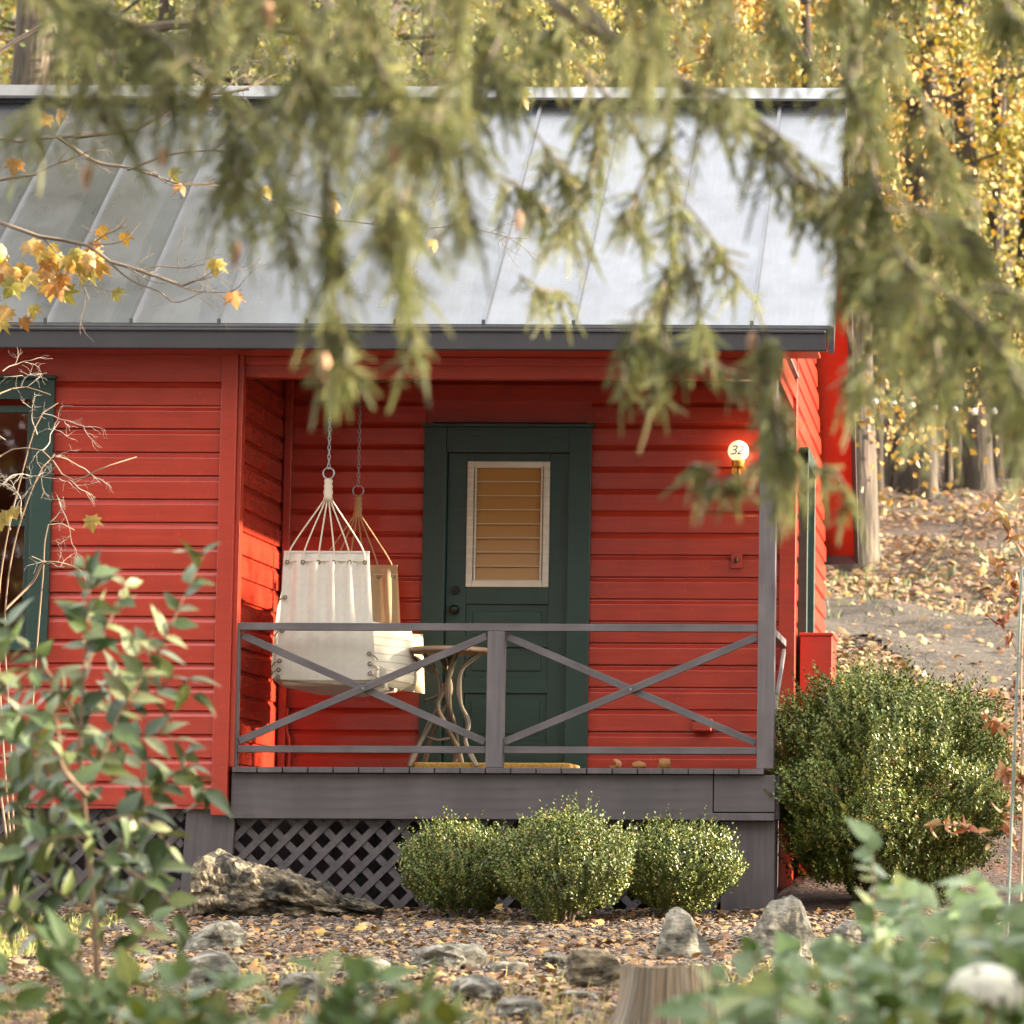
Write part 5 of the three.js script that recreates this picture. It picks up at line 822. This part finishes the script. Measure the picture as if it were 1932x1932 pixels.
{
  const at = (u, v) => onGround(u, v);
  const near = [
    ['thick leaning trunk just behind the cabin eave beside the path', 1622, 1062, 11, 0.185, mBarkPale, YEL, { crown: 0.55, leaves: 1600, lean: -0.02 }],
    ['thick straight brown trunk in the clearing above the path', 1728, 930, 15, 0.24, mBark, YEL, { crown: 0.45, leaves: 2200 }],
    ['pale slim trunk standing against the thick brown trunk', 1752, 938, 12, 0.10, mBarkPale, YEL, { crown: 0.4, leaves: 1500 }],
    ['dark straight trunk at the top of the leafy bank', 1845, 922, 15, 0.17, mBark, YEL, { crown: 0.4, leaves: 2200 }],
    ['dark trunk standing close to another at the wood edge', 1880, 905, 14, 0.15, mBark, GRN, { crown: 0.35, leaves: 1700 }],
    ['dark trunk behind the russet sapling', 1922, 900, 14, 0.19, mBark, YEL, { crown: 0.35, leaves: 1700 }],
    ['slim brown trunk between the cabin and the clearing', 1655, 925, 10, 0.07, mBark, YEL, { crown: 0.2, leaves: 2000, reach: 0.2 }],
    ['slim pale trunk between the cabin and the clearing', 1672, 918, 10, 0.06, mBarkPale, YEL, { crown: 0.2, leaves: 1700, reach: 0.2 }],
    ['thin pale sapling with yellow leaves behind the clearing', 1790, 912, 9, 0.05, mBarkPale, YEL, { crown: 0.12, leaves: 1800, reach: 0.2 }],
    ['thin dark sapling with yellow leaves behind the clearing', 1808, 905, 9, 0.055, mBark, YEL, { crown: 0.15, leaves: 1800, reach: 0.2 }],
    ['young tree with gold leaves on the edge of the wood', 1690, 890, 8, 0.05, mBark, YEL, { crown: 0.1, leaves: 2000, reach: 0.24 }],
  ];
  for (const [lab, u, v, h, r, b, cols, opt] of near) { const p = at(u, v); woodTree(lab, p.x, p.z, h, r, b, cols, opt); }
  // trees seen over the roof and further up the hill
  const over = [
    ['grey trunk rising behind the roof ridge among orange leaves', 1372, -19, 13, 0.19, mBarkPale, ORA, 0.2], ['orange-leaved tree behind the roof ridge', 1490, -17, 10, 0.10, mBark, ORA, 0.1], ['golden tree behind the middle of the roof ridge', 1130, -16, 10, 0.12, mBark, ORA, 0.1],
    ['twiggy pale tree behind the roof ridge', 1010, -13, 9, 0.10, mBarkPale, YEL, 0.15], ['yellow-green tree with a dark trunk behind the roof ridge', 560, -15, 11, 0.14, mBark, GRN, 0.15], ['yellow-green tree behind the maple branch', 300, -16, 12, 0.14, mBark, YEL, 0.12],
    ['broad brown trunk behind the far end of the roof', 28, -14, 13, 0.30, mBarkPale, GRN, 0.4], ['yellow-green tree with many twigs behind the roof', 760, -18, 11, 0.12, mBarkPale, GRN, 0.1], ['tall green-gold tree high on the slope', 880, -26, 14, 0.18, mBark, GRN, 0.1],
    ['tall gold tree high on the slope', 1250, -28, 15, 0.18, mBark, YEL, 0.1], ['tall yellow tree high on the slope', 430, -27, 15, 0.18, mBark, YEL, 0.1], ['tall olive tree high on the slope', 160, -25, 14, 0.16, mBark, GRN, 0.1], ['tall orange tree high on the slope', 1560, -30, 15, 0.17, mBark, ORA, 0.1],
  ];
  for (const [lab, u, z, h, r, b, cols, cr] of over) { const x = onZ(u, 200, z).x; woodTree(lab, x, z, h, r, b, cols, { crown: cr, leaves: 2300, limbs: 12, leaf: [0.10, 0.18] }); }
  const back = [[1640, -34, 'gold'], [1720, -38, 'gold'], [1790, -33, 'gold'], [1860, -37, 'gold'], [1940, -34, 'gold'], [1680, -46, 'olive'], [1760, -48, 'gold'], [1830, -45, 'olive'], [1900, -48, 'gold'], [1590, -44, 'gold'], [1990, -42, 'olive'], [1500, -46, 'gold'], [1340, -44, 'olive'], [1150, -47, 'gold'], [950, -44, 'olive'], [700, -46, 'gold'], [500, -45, 'olive'], [250, -46, 'gold'], [60, -44, 'olive'], [-120, -34, 'gold']];
  for (const [u, z, kind] of back) { const x = onZ(u, 600, z).x; woodTree(kind === 'gold' ? 'gold-leaved tree deep in the wood' : 'olive-leaved tree deep in the wood', x, z, rr(12, 16), rr(0.12, 0.2), pick([mBark, mBarkPale]), kind === 'gold' ? YEL.concat(GRN.slice(0, 3)) : GRN, { crown: 0.08, leaves: 2000, limbs: 13, leaf: [0.16, 0.28], reach: 0.24 }); }
}
// ------------------------------------------------------------------ string lights in the wood
{
  const D = 37, us = [1651, 1686, 1720, 1765, 1801, 1838, 1876], vs = [751, 757, 760, 763, 768, 771, 770], a = atD(1612, 742, D), o = thing('string_lights', 'string of small white globe bulbs hung between the wood trunks', 'string lights', a);
  const pts = [V(0, 0, 0), ...us.map((u, i) => atD(u, vs[i] - 6, D).sub(a)), atD(1925, 764, D).sub(a)];
  mesh('cable', tube(pts, 0.008, 5, 40), mBlack, o);
  us.forEach((u, i) => { const p = atD(u, vs[i], D).sub(a), b = mesh('bulb', new THREE.SphereGeometry(0.038, 12, 9).translate(p.x, p.y - 0.03, p.z), std({ color: lin(0.85, 0.84, 0.80), roughness: 0.15 }), o); mesh('socket', new THREE.CylinderGeometry(0.014, 0.014, 0.05, 8).translate(p.x, p.y + 0.025, p.z), mBlack, b); });
}
// ------------------------------------------------------------------ spruce whose boughs hang in front of the cabin
{
  const base = V(2.6, groundY(2.6, 13.2), 13.2), o = thing('spruce_tree', 'spruce with drooping green boughs hanging in front of the cabin roof', 'spruce', base);
  const mBough = std({ color: lin(0.26, 0.23, 0.18), map: barkTex, roughness: 0.95 });
  mesh('trunk', tube([V(0, -0.2, 0), V(0, 2.5, 0), V(0.05, 6, 0), V(0, 11, 0)], (t) => 0.24 * (1 - 0.85 * t), 14, 20), mBark, o);
  // one needle-covered shoot: stem along +y with a brush of needles
  const shoot = (L, n, R) => { const pos = [], nor = [], uv = []; for (let i = 0; i < n; i++) { const t = (i + rnd()) / n, a = i * 2.4, y = L * t, s = R * (1 - 0.55 * t * t) * rr(0.8, 1.15), d = V(Math.cos(a), rr(0.7, 1.3), Math.sin(a)).normalize(), w = V(-Math.sin(a), 0, Math.cos(a)).multiplyScalar(0.0017), p0 = V(0, y, 0), p1 = p0.clone().addScaledVector(d, s); const nn = d.clone().cross(w).normalize(); for (const q of [p0.clone().add(w), p0.clone().sub(w), p1]) { pos.push(q.x, q.y, q.z); nor.push(nn.x, nn.y, nn.z); uv.push(0.5, t); } } const g = new THREE.BufferGeometry(); g.setAttribute('position', new THREE.Float32BufferAttribute(pos, 3)); g.setAttribute('normal', new THREE.Float32BufferAttribute(nor, 3)); g.setAttribute('uv', new THREE.Float32BufferAttribute(uv, 2)); return g; };
  const G = [shoot(0.075, 120, 0.0135), shoot(0.10, 150, 0.0125), shoot(0.055, 90, 0.014)], ms = [[], [], []], cs = [[], [], []];
  const P = (u, v, d) => atD(u, v, d).sub(base);
  const tone = () => { const c = pick([[0.22, 0.24, 0.08], [0.26, 0.27, 0.10], [0.17, 0.19, 0.055], [0.29, 0.285, 0.12], [0.25, 0.27, 0.15], [0.19, 0.17, 0.05]]), k = rr(0.85, 1.3) * 1.15; return lin(c[0] * k, c[1] * k, c[2] * k); };
  const addShoot = (p, d, s) => { const k = Math.floor(rnd() * 3); ms[k].push(basis(p, d, rdir(), s)); cs[k].push(tone()); };
  const wood = [], cones = [];
  const spray = (p, dir, L) => {                       // a hanging branchlet with paired side shoots
    const pts = [p.clone()], d = dir.clone().normalize(), n = 5; for (let i = 1; i <= n; i++) { d.add(V(rr(-0.12, 0.12), -0.16, rr(-0.12, 0.12))).normalize(); pts.push(pts[i - 1].clone().addScaledVector(d, L / n)); }
    wood.push(tube(pts, (t) => lerp(0.0042, 0.0018, t), 4, 6));
    const c = new THREE.CatmullRomCurve3(pts), m = Math.max(4, Math.round(L / 0.02)), flatA = rr(0, 6.28), axis = V(Math.cos(flatA), 0.15, Math.sin(flatA));
    for (let i = 0; i < m; i++) { const t = (i + 0.3) / m, q = c.getPointAt(t), T = c.getTangentAt(t), sd = axis.clone().addScaledVector(T, -axis.dot(T)).normalize().multiplyScalar(i % 2 ? 1 : -1).addScaledVector(rdir(), 0.35); addShoot(q, T.clone().multiplyScalar(0.75).addScaledVector(sd, 0.9).add(V(0, -0.3, 0)), rr(0.7, 1.25) * (1 - 0.5 * t)); if (i % 3 === 0) addShoot(q, T, rr(0.7, 1)); }
    addShoot(pts[n], d, rr(0.8, 1.1));
  };
  // boughs: woody line in the picture at a distance D, with the density and length of what hangs from it
  const boughs = [
    // across the top
    { p: [[-100, -120], [60, -40], [200, 20], [330, 90], [420, 170]], D: 8.6, n: 26, L: [0.14, 0.26] }, { p: [[100, -120], [170, 30], [190, 150], [205, 240]], D: 8.9, n: 15, L: [0.12, 0.22] }, { p: [[150, -100], [120, 60], [80, 160], [60, 240]], D: 9.2, n: 13, L: [0.10, 0.18] },
    { p: [[420, -150], [380, 0], [330, 120], [300, 220]], D: 8.8, n: 15, L: [0.10, 0.2] }, { p: [[500, -120], [560, 20], [590, 140], [600, 260]], D: 8.3, n: 20, L: [0.14, 0.28] }, { p: [[640, -120], [700, 60], [730, 170], [760, 250]], D: 8.0, n: 22, L: [0.14, 0.28] },
    { p: [[900, -160], [870, 30], [850, 150], [815, 240], [780, 270]], D: 7.8, n: 22, L: [0.14, 0.26], r: 0.012 }, { p: [[760, -120], [660, 30], [560, 150], [480, 230], [420, 300]], D: 9.0, n: 26, L: [0.12, 0.24] }, { p: [[420, 170], [440, 260], [450, 340], [445, 395]], D: 9.0, n: 16, L: [0.10, 0.18] },
    { p: [[980, -140], [960, 10], [920, 120], [880, 200]], D: 9.0, n: 20, L: [0.12, 0.24] }, { p: [[1100, -130], [1080, 0], [1010, 90], [950, 150]], D: 9.6, n: 18, L: [0.1, 0.18] }, { p: [[560, -120], [440, 40], [330, 60], [250, 100]], D: 9.4, n: 20, L: [0.12, 0.2] },
    { p: [[1180, -160], [1210, -20], [1230, 90], [1235, 160]], D: 7.6, n: 15, L: [0.12, 0.2] }, { p: [[1330, -160], [1350, -40], [1360, 40], [1365, 110]], D: 8.4, n: 15, L: [0.10, 0.2] }, { p: [[1460, -160], [1470, -20], [1480, 60]], D: 9.0, n: 12, L: [0.1, 0.2] },
    // hanging tips left of centre
    { p: [[600, 250], [620, 360], [625, 470], [622, 600], [618, 660]], D: 8.2, n: 26, L: [0.10, 0.18], slim: 1 }, { p: [[700, 230], [720, 330], [735, 430], [770, 560], [785, 640]], D: 8.2, n: 20, L: [0.09, 0.15], slim: 1 }, { p: [[620, 600], [650, 650], [655, 690]], D: 8.2, n: 8, L: [0.08, 0.12], slim: 1 },
    { p: [[780, 250], [770, 340], [745, 420]], D: 8.0, n: 12, L: [0.1, 0.18] }, { p: [[560, 250], [540, 330], [535, 400], [545, 470]], D: 8.6, n: 12, L: [0.08, 0.16], slim: 1 }, { p: [[850, 230], [870, 310], [885, 380], [890, 420]], D: 8.8, n: 13, L: [0.08, 0.16], slim: 1 },
    // the long limbs sweeping down past the ridge
    { p: [[960, -60], [1090, 40], [1240, 130], [1380, 190], [1480, 265], [1560, 340], [1620, 420]], D: 9.4, n: 20, L: [0.10, 0.2], r: 0.017, thin: 1 }, { p: [[1030, -80], [1180, 90], [1290, 160], [1420, 240], [1500, 330], [1600, 380], [1750, 400]], D: 9.2, n: 24, L: [0.10, 0.2], r: 0.015 },
    { p: [[1020, 60], [1110, 140], [1190, 240], [1270, 360], [1290, 420]], D: 9.8, n: 12, L: [0.07, 0.14], r: 0.010, thin: 1 }, { p: [[1010, 250], [1060, 320], [1090, 380], [1060, 430]], D: 10, n: 15, L: [0.08, 0.14] }, { p: [[940, 330], [990, 360], [1040, 400], [1075, 440]], D: 10.2, n: 12, L: [0.07, 0.12] },
    { p: [[1110, 140], [1130, 250], [1120, 320], [1100, 370]], D: 9.8, n: 12, L: [0.07, 0.13] }, { p: [[1270, 360], [1330, 430], [1370, 500], [1420, 560]], D: 10, n: 9, L: [0.06, 0.11], thin: 1 }, { p: [[1290, 250], [1230, 300], [1200, 370], [1185, 420]], D: 9.6, n: 12, L: [0.07, 0.13] },
    { p: [[980, 520], [1010, 540], [1060, 550]], D: 10.4, n: 7, L: [0.06, 0.09], from: 1 }, { p: [[1270, 420], [1265, 500], [1240, 560], [1200, 640]], D: 9.8, n: 14, L: [0.07, 0.12], slim: 1 },
    // cluster hanging by the porch post
    { p: [[1290, 420], [1305, 520], [1318, 590], [1330, 640]], D: 9.2, n: 13, L: [0.06, 0.10], slim: 1 }, { p: [[1255, 560], [1250, 640], [1290, 675], [1350, 690], [1420, 720]], D: 9.0, n: 11, L: [0.05, 0.085], r: 0.007, slim: 1 }, { p: [[1200, 600], [1190, 670], [1175, 720]], D: 9.2, n: 12, L: [0.07, 0.12], slim: 1 },
    { p: [[1440, 620], [1456, 700], [1468, 790], [1474, 850]], D: 8.8, n: 22, L: [0.08, 0.13], slim: 1 }, { p: [[1440, 700], [1452, 780], [1450, 840]], D: 8.9, n: 9, L: [0.06, 0.09], slim: 1 }, { p: [[1450, 850], [1410, 895], [1370, 905], [1330, 915]], D: 9.0, n: 7, L: [0.04, 0.07], slim: 1 }, { p: [[1440, 700], [1480, 780], [1490, 860], [1480, 930]], D: 9.0, n: 15, L: [0.08, 0.13], slim: 1 }, { p: [[1350, 890], [1325, 878], [1300, 878]], D: 9.0, n: 4, L: [0.05, 0.08], slim: 1 }, { p: [[1530, 880], [1580, 895], [1600, 950]], D: 9.2, n: 8, L: [0.06, 0.10], slim: 1 }, { p: [[1230, 620], [1235, 690], [1240, 740]], D: 9.2, n: 9, L: [0.06, 0.11], slim: 1 },
    // the right-hand mass
    { p: [[1560, -120], [1600, 20], [1610, 110], [1600, 180]], D: 9.6, n: 20, L: [0.1, 0.2] }, { p: [[1700, -140], [1690, 0], [1660, 120], [1640, 220]], D: 9.4, n: 20, L: [0.1, 0.2] }, { p: [[1600, 150], [1640, 270], [1660, 370], [1690, 460]], D: 9.0, n: 26, L: [0.1, 0.2] }, { p: [[1560, 330], [1610, 440], [1650, 530], [1680, 620]], D: 9.0, n: 24, L: [0.1, 0.18] },
    { p: [[1660, 350], [1740, 400], [1800, 420], [1830, 480]], D: 8.6, n: 24, L: [0.1, 0.2] }, { p: [[1680, 460], [1760, 540], [1840, 600], [1900, 680]], D: 8.4, n: 26, L: [0.1, 0.2] }, { p: [[1700, 520], [1750, 600], [1770, 690], [1760, 760]], D: 9.0, n: 20, L: [0.08, 0.16] }, { p: [[1800, 560], [1880, 640], [1930, 740], [1960, 820]], D: 8.2, n: 22, L: [0.1, 0.18] },
    { p: [[1640, 560], [1690, 640], [1720, 700]], D: 9.4, n: 13, L: [0.08, 0.14] }, { p: [[1740, 180], [1760, 270], [1790, 340], [1800, 400]], D: 9.4, n: 16, L: [0.08, 0.16] }, { p: [[1860, -120], [1890, -20], [1915, 40]], D: 9.0, n: 14, L: [0.1, 0.18] }, { p: [[1600, 620], [1620, 700], [1640, 760]], D: 9.6, n: 10, L: [0.06, 0.12], thin: 1 }, { p: [[1850, 540], [1930, 560], [2000, 640]], D: 8.4, n: 12, L: [0.1, 0.18] }, { p: [[1500, 330], [1560, 420], [1590, 480]], D: 9.2, n: 12, L: [0.07, 0.13] }];
  for (const b of boughs) {
    const pts = b.p.map(([u, v], i) => P(u, v, b.D + 0.12 * Math.sin(i * 2 + b.D * 7))), r = b.r ?? 0.0055;
    wood.push(tube(pts, (t) => lerp(r, Math.min(r, 0.005) * 0.7, t), 6, pts.length * 4));
    const c = new THREE.CatmullRomCurve3(pts);
    for (let i = 0; i < b.n * (b.slim || b.thin ? 1.15 : 1.35); i++) { const t = b.thin ? rr(0.3, 1) : rr(0.05, 1), p = c.getPointAt(t), T = c.getTangentAt(t); const d = T.clone().multiplyScalar(0.6).add(V(rr(-1, 1) * (b.slim ? 0.45 : 0.9), rr(-0.9, 0.15), rr(-0.7, 0.7))); spray(p, d, rr(b.L[0], b.L[1]) * (b.slim ? 0.8 : 1)); }
  }
  // feeder limbs from the trunk, above the frame
  for (const [y, e, D] of [[3.3, [1330, -160], 8.4], [3.6, [900, -160], 7.8], [3.5, [500, -130], 8.3], [3.8, [60, -120], 8.8], [3.2, [1700, -140], 9.4], [3.4, [1100, -130], 9.6]]) { const q = P(e[0], e[1], D), line = [V(0, y, 0), V(q.x * 0.35, lerp(y, q.y, 0.3) + rr(0.2, 0.5), q.z * 0.35 + rr(-0.2, 0.2)), V(q.x * 0.8, lerp(y, q.y, 0.8) + rr(0.12, 0.3), q.z * 0.8 + rr(-0.15, 0.15)), q], cv = new THREE.CatmullRomCurve3(line); wood.push(tube(line, (t) => lerp(0.032, 0.010, t), 8, 24)); for (let i = 0; i < 26; i++) { const t = rr(0.06, 0.97); spray(cv.getPointAt(t), cv.getTangentAt(t).multiplyScalar(0.6).add(V(rr(-0.5, 0.5), rr(-0.8, 0.2), rr(-0.9, 0.9))), rr(0.14, 0.28)); } }
  mesh('boughs', merge(wood), mBough, o);
  const mNeedle = phys({ color: 0xffffff, roughness: 0.6, transmission: 0.2, thickness: 0 });
  G.forEach((g, k) => instanced('foliage', g, mNeedle, ms[k], cs[k], o));
  const mCone = std({ color: lin(0.42, 0.24, 0.14), roughness: 0.8 });
  const cone = (() => { const pr = []; for (let i = 0; i <= 24; i++) { const t = i / 24; pr.push(new THREE.Vector2(0.011 * Math.sin(Math.PI * Math.pow(t, 0.7)) * (i % 2 ? 1.18 : 0.9) + 0.0005, -t * 0.07)); } return new THREE.LatheGeometry(pr, 10); })();
  for (const [u, v, D] of [[785, 300, 7.7], [742, 285, 7.7], [505, 25, 8.2], [165, 335, 8.8], [448, 480, 8.9], [612, 690, 8.1], [1225, 110, 9.4], [980, 420, 9.8], [1420, 650, 8.8], [310, 300, 8.8]]) { const q = mesh('cone', cone, mCone, o); q.position.copy(P(u, v - 25, D)); q.rotation.set(rr(-0.2, 0.2), rr(0, 6), rr(-0.2, 0.2)); }
}
// ------------------------------------------------------------------ trees beside the garden, outside the view, that shade the yard and part of the roof
{
  const shade = (label, x, z, h, cr, R, n, leaf, cols) => {
    const y = groundY(x, z), o = thing('yard_tree', label, 'tree', V(x, y, z), 'trees shading the yard'); mesh('trunk', tube([V(0, -0.2, 0), V(0.05, h * 0.5, 0), V(0, h, 0)], (t) => 0.17 * (1 - 0.8 * t), 10, 12), mBark, o);
    const limbs = [], ms = [], cs = []; for (let k = 0; k < 16; k++) { const t = lerp(cr, 0.95, k / 15), a = k * 2.4, L = R * (1.05 - 0.5 * t), e = V(Math.cos(a) * L, h * t + L * 0.12, Math.sin(a) * L); limbs.push(tube([V(0, h * t - 0.2, 0), e.clone().multiply(V(0.5, 1, 0.5)), e], (q) => lerp(0.04, 0.01, q), 5, 6)); for (let i = 0; i < n / 16; i++) { const q = V(0, h * t, 0).lerp(e, rr(0.25, 1.1)).add(V(gauss() * 0.45, gauss() * 0.4, gauss() * 0.45)); ms.push(basis(q, rdir(), rdir(), rr(leaf[0], leaf[1]))); const c = pick(cols); cs.push(lin(...c)); } }
    mesh('limbs', merge(limbs), mBark, o); instanced('crown', farLeaf, mFarLeaf, ms, cs, o);
  };
  shade('yard tree shading the flower bed', 8.5, 2.2, 6.2, 0.12, 1.7, 3600, [0.10, 0.18], GRN);
  shade('yard tree shading the garden front', 9.5, 5.6, 6.8, 0.1, 1.9, 3600, [0.10, 0.18], GRN);
  shade('yard tree shading the stump', 8.8, 8.4, 4.6, 0.1, 1.6, 3200, [0.10, 0.18], GRN);
  shade('slim young tree dappling the porch with shade', 6.6, -0.62, 4.95, 0.36, 0.85, 2400, [0.09, 0.15], GRN);
  for (let k = 0; k < 8; k++) shade('bushy tree in a row added out of view to shade the yard', 15 + rr(-1.5, 1.5), 6 + k * 3.6, rr(4.6, 5.4), 0.06, 2.3, 3600, [0.2, 0.34], GRN);  // unseen row added to keep the sun off the yard
  shade('big tree spreading its crown over the far end of the roof', -9.4, -6.0, 17, 0.50, 5.8, 14000, [0.22, 0.36], GRN);
}
// unseen trees added behind the camera, leaves darkened, to dim porch and window glass
for (let k = 0; k < 15; k++) {
  const x = -27 + k * 2.7 + rr(-0.8, 0.8), z = 31 + rr(-1.5, 2.5), h = rr(19, 24), y = groundY(x, z), o = thing('added_shade_tree', 'dense darkened tree added behind the view to shade the porch', 'tree', V(x, y, z), 'added trees behind the view');
  mesh('trunk', tube([V(0, -0.2, 0), V(0.1, h * 0.5, 0), V(0, h, 0)], (t) => 0.24 * (1 - 0.8 * t), 10, 12), mBark, o);
  const ms = [], cs = [], cols = pick([GRN, GRN, YEL]);
  for (let i = 0; i < 7000; i++) { const t = Math.pow(rnd(), 0.8), R = 2.6 * Math.sin(Math.PI * (0.12 + 0.86 * t)), a = rr(0, 6.2832), q = Math.sqrt(rnd()); ms.push(basis(V(Math.cos(a) * R * q, h * (0.04 + 0.98 * t), Math.sin(a) * R * q), rdir(), rdir(), rr(0.22, 0.4))); const c = pick(cols); cs.push(lin(c[0] * 0.35, c[1] * 0.35, c[2] * 0.35)); }
  instanced('crown', farLeaf, mFarLeaf, ms, cs, o);
}
renderer.render(scene, camera);
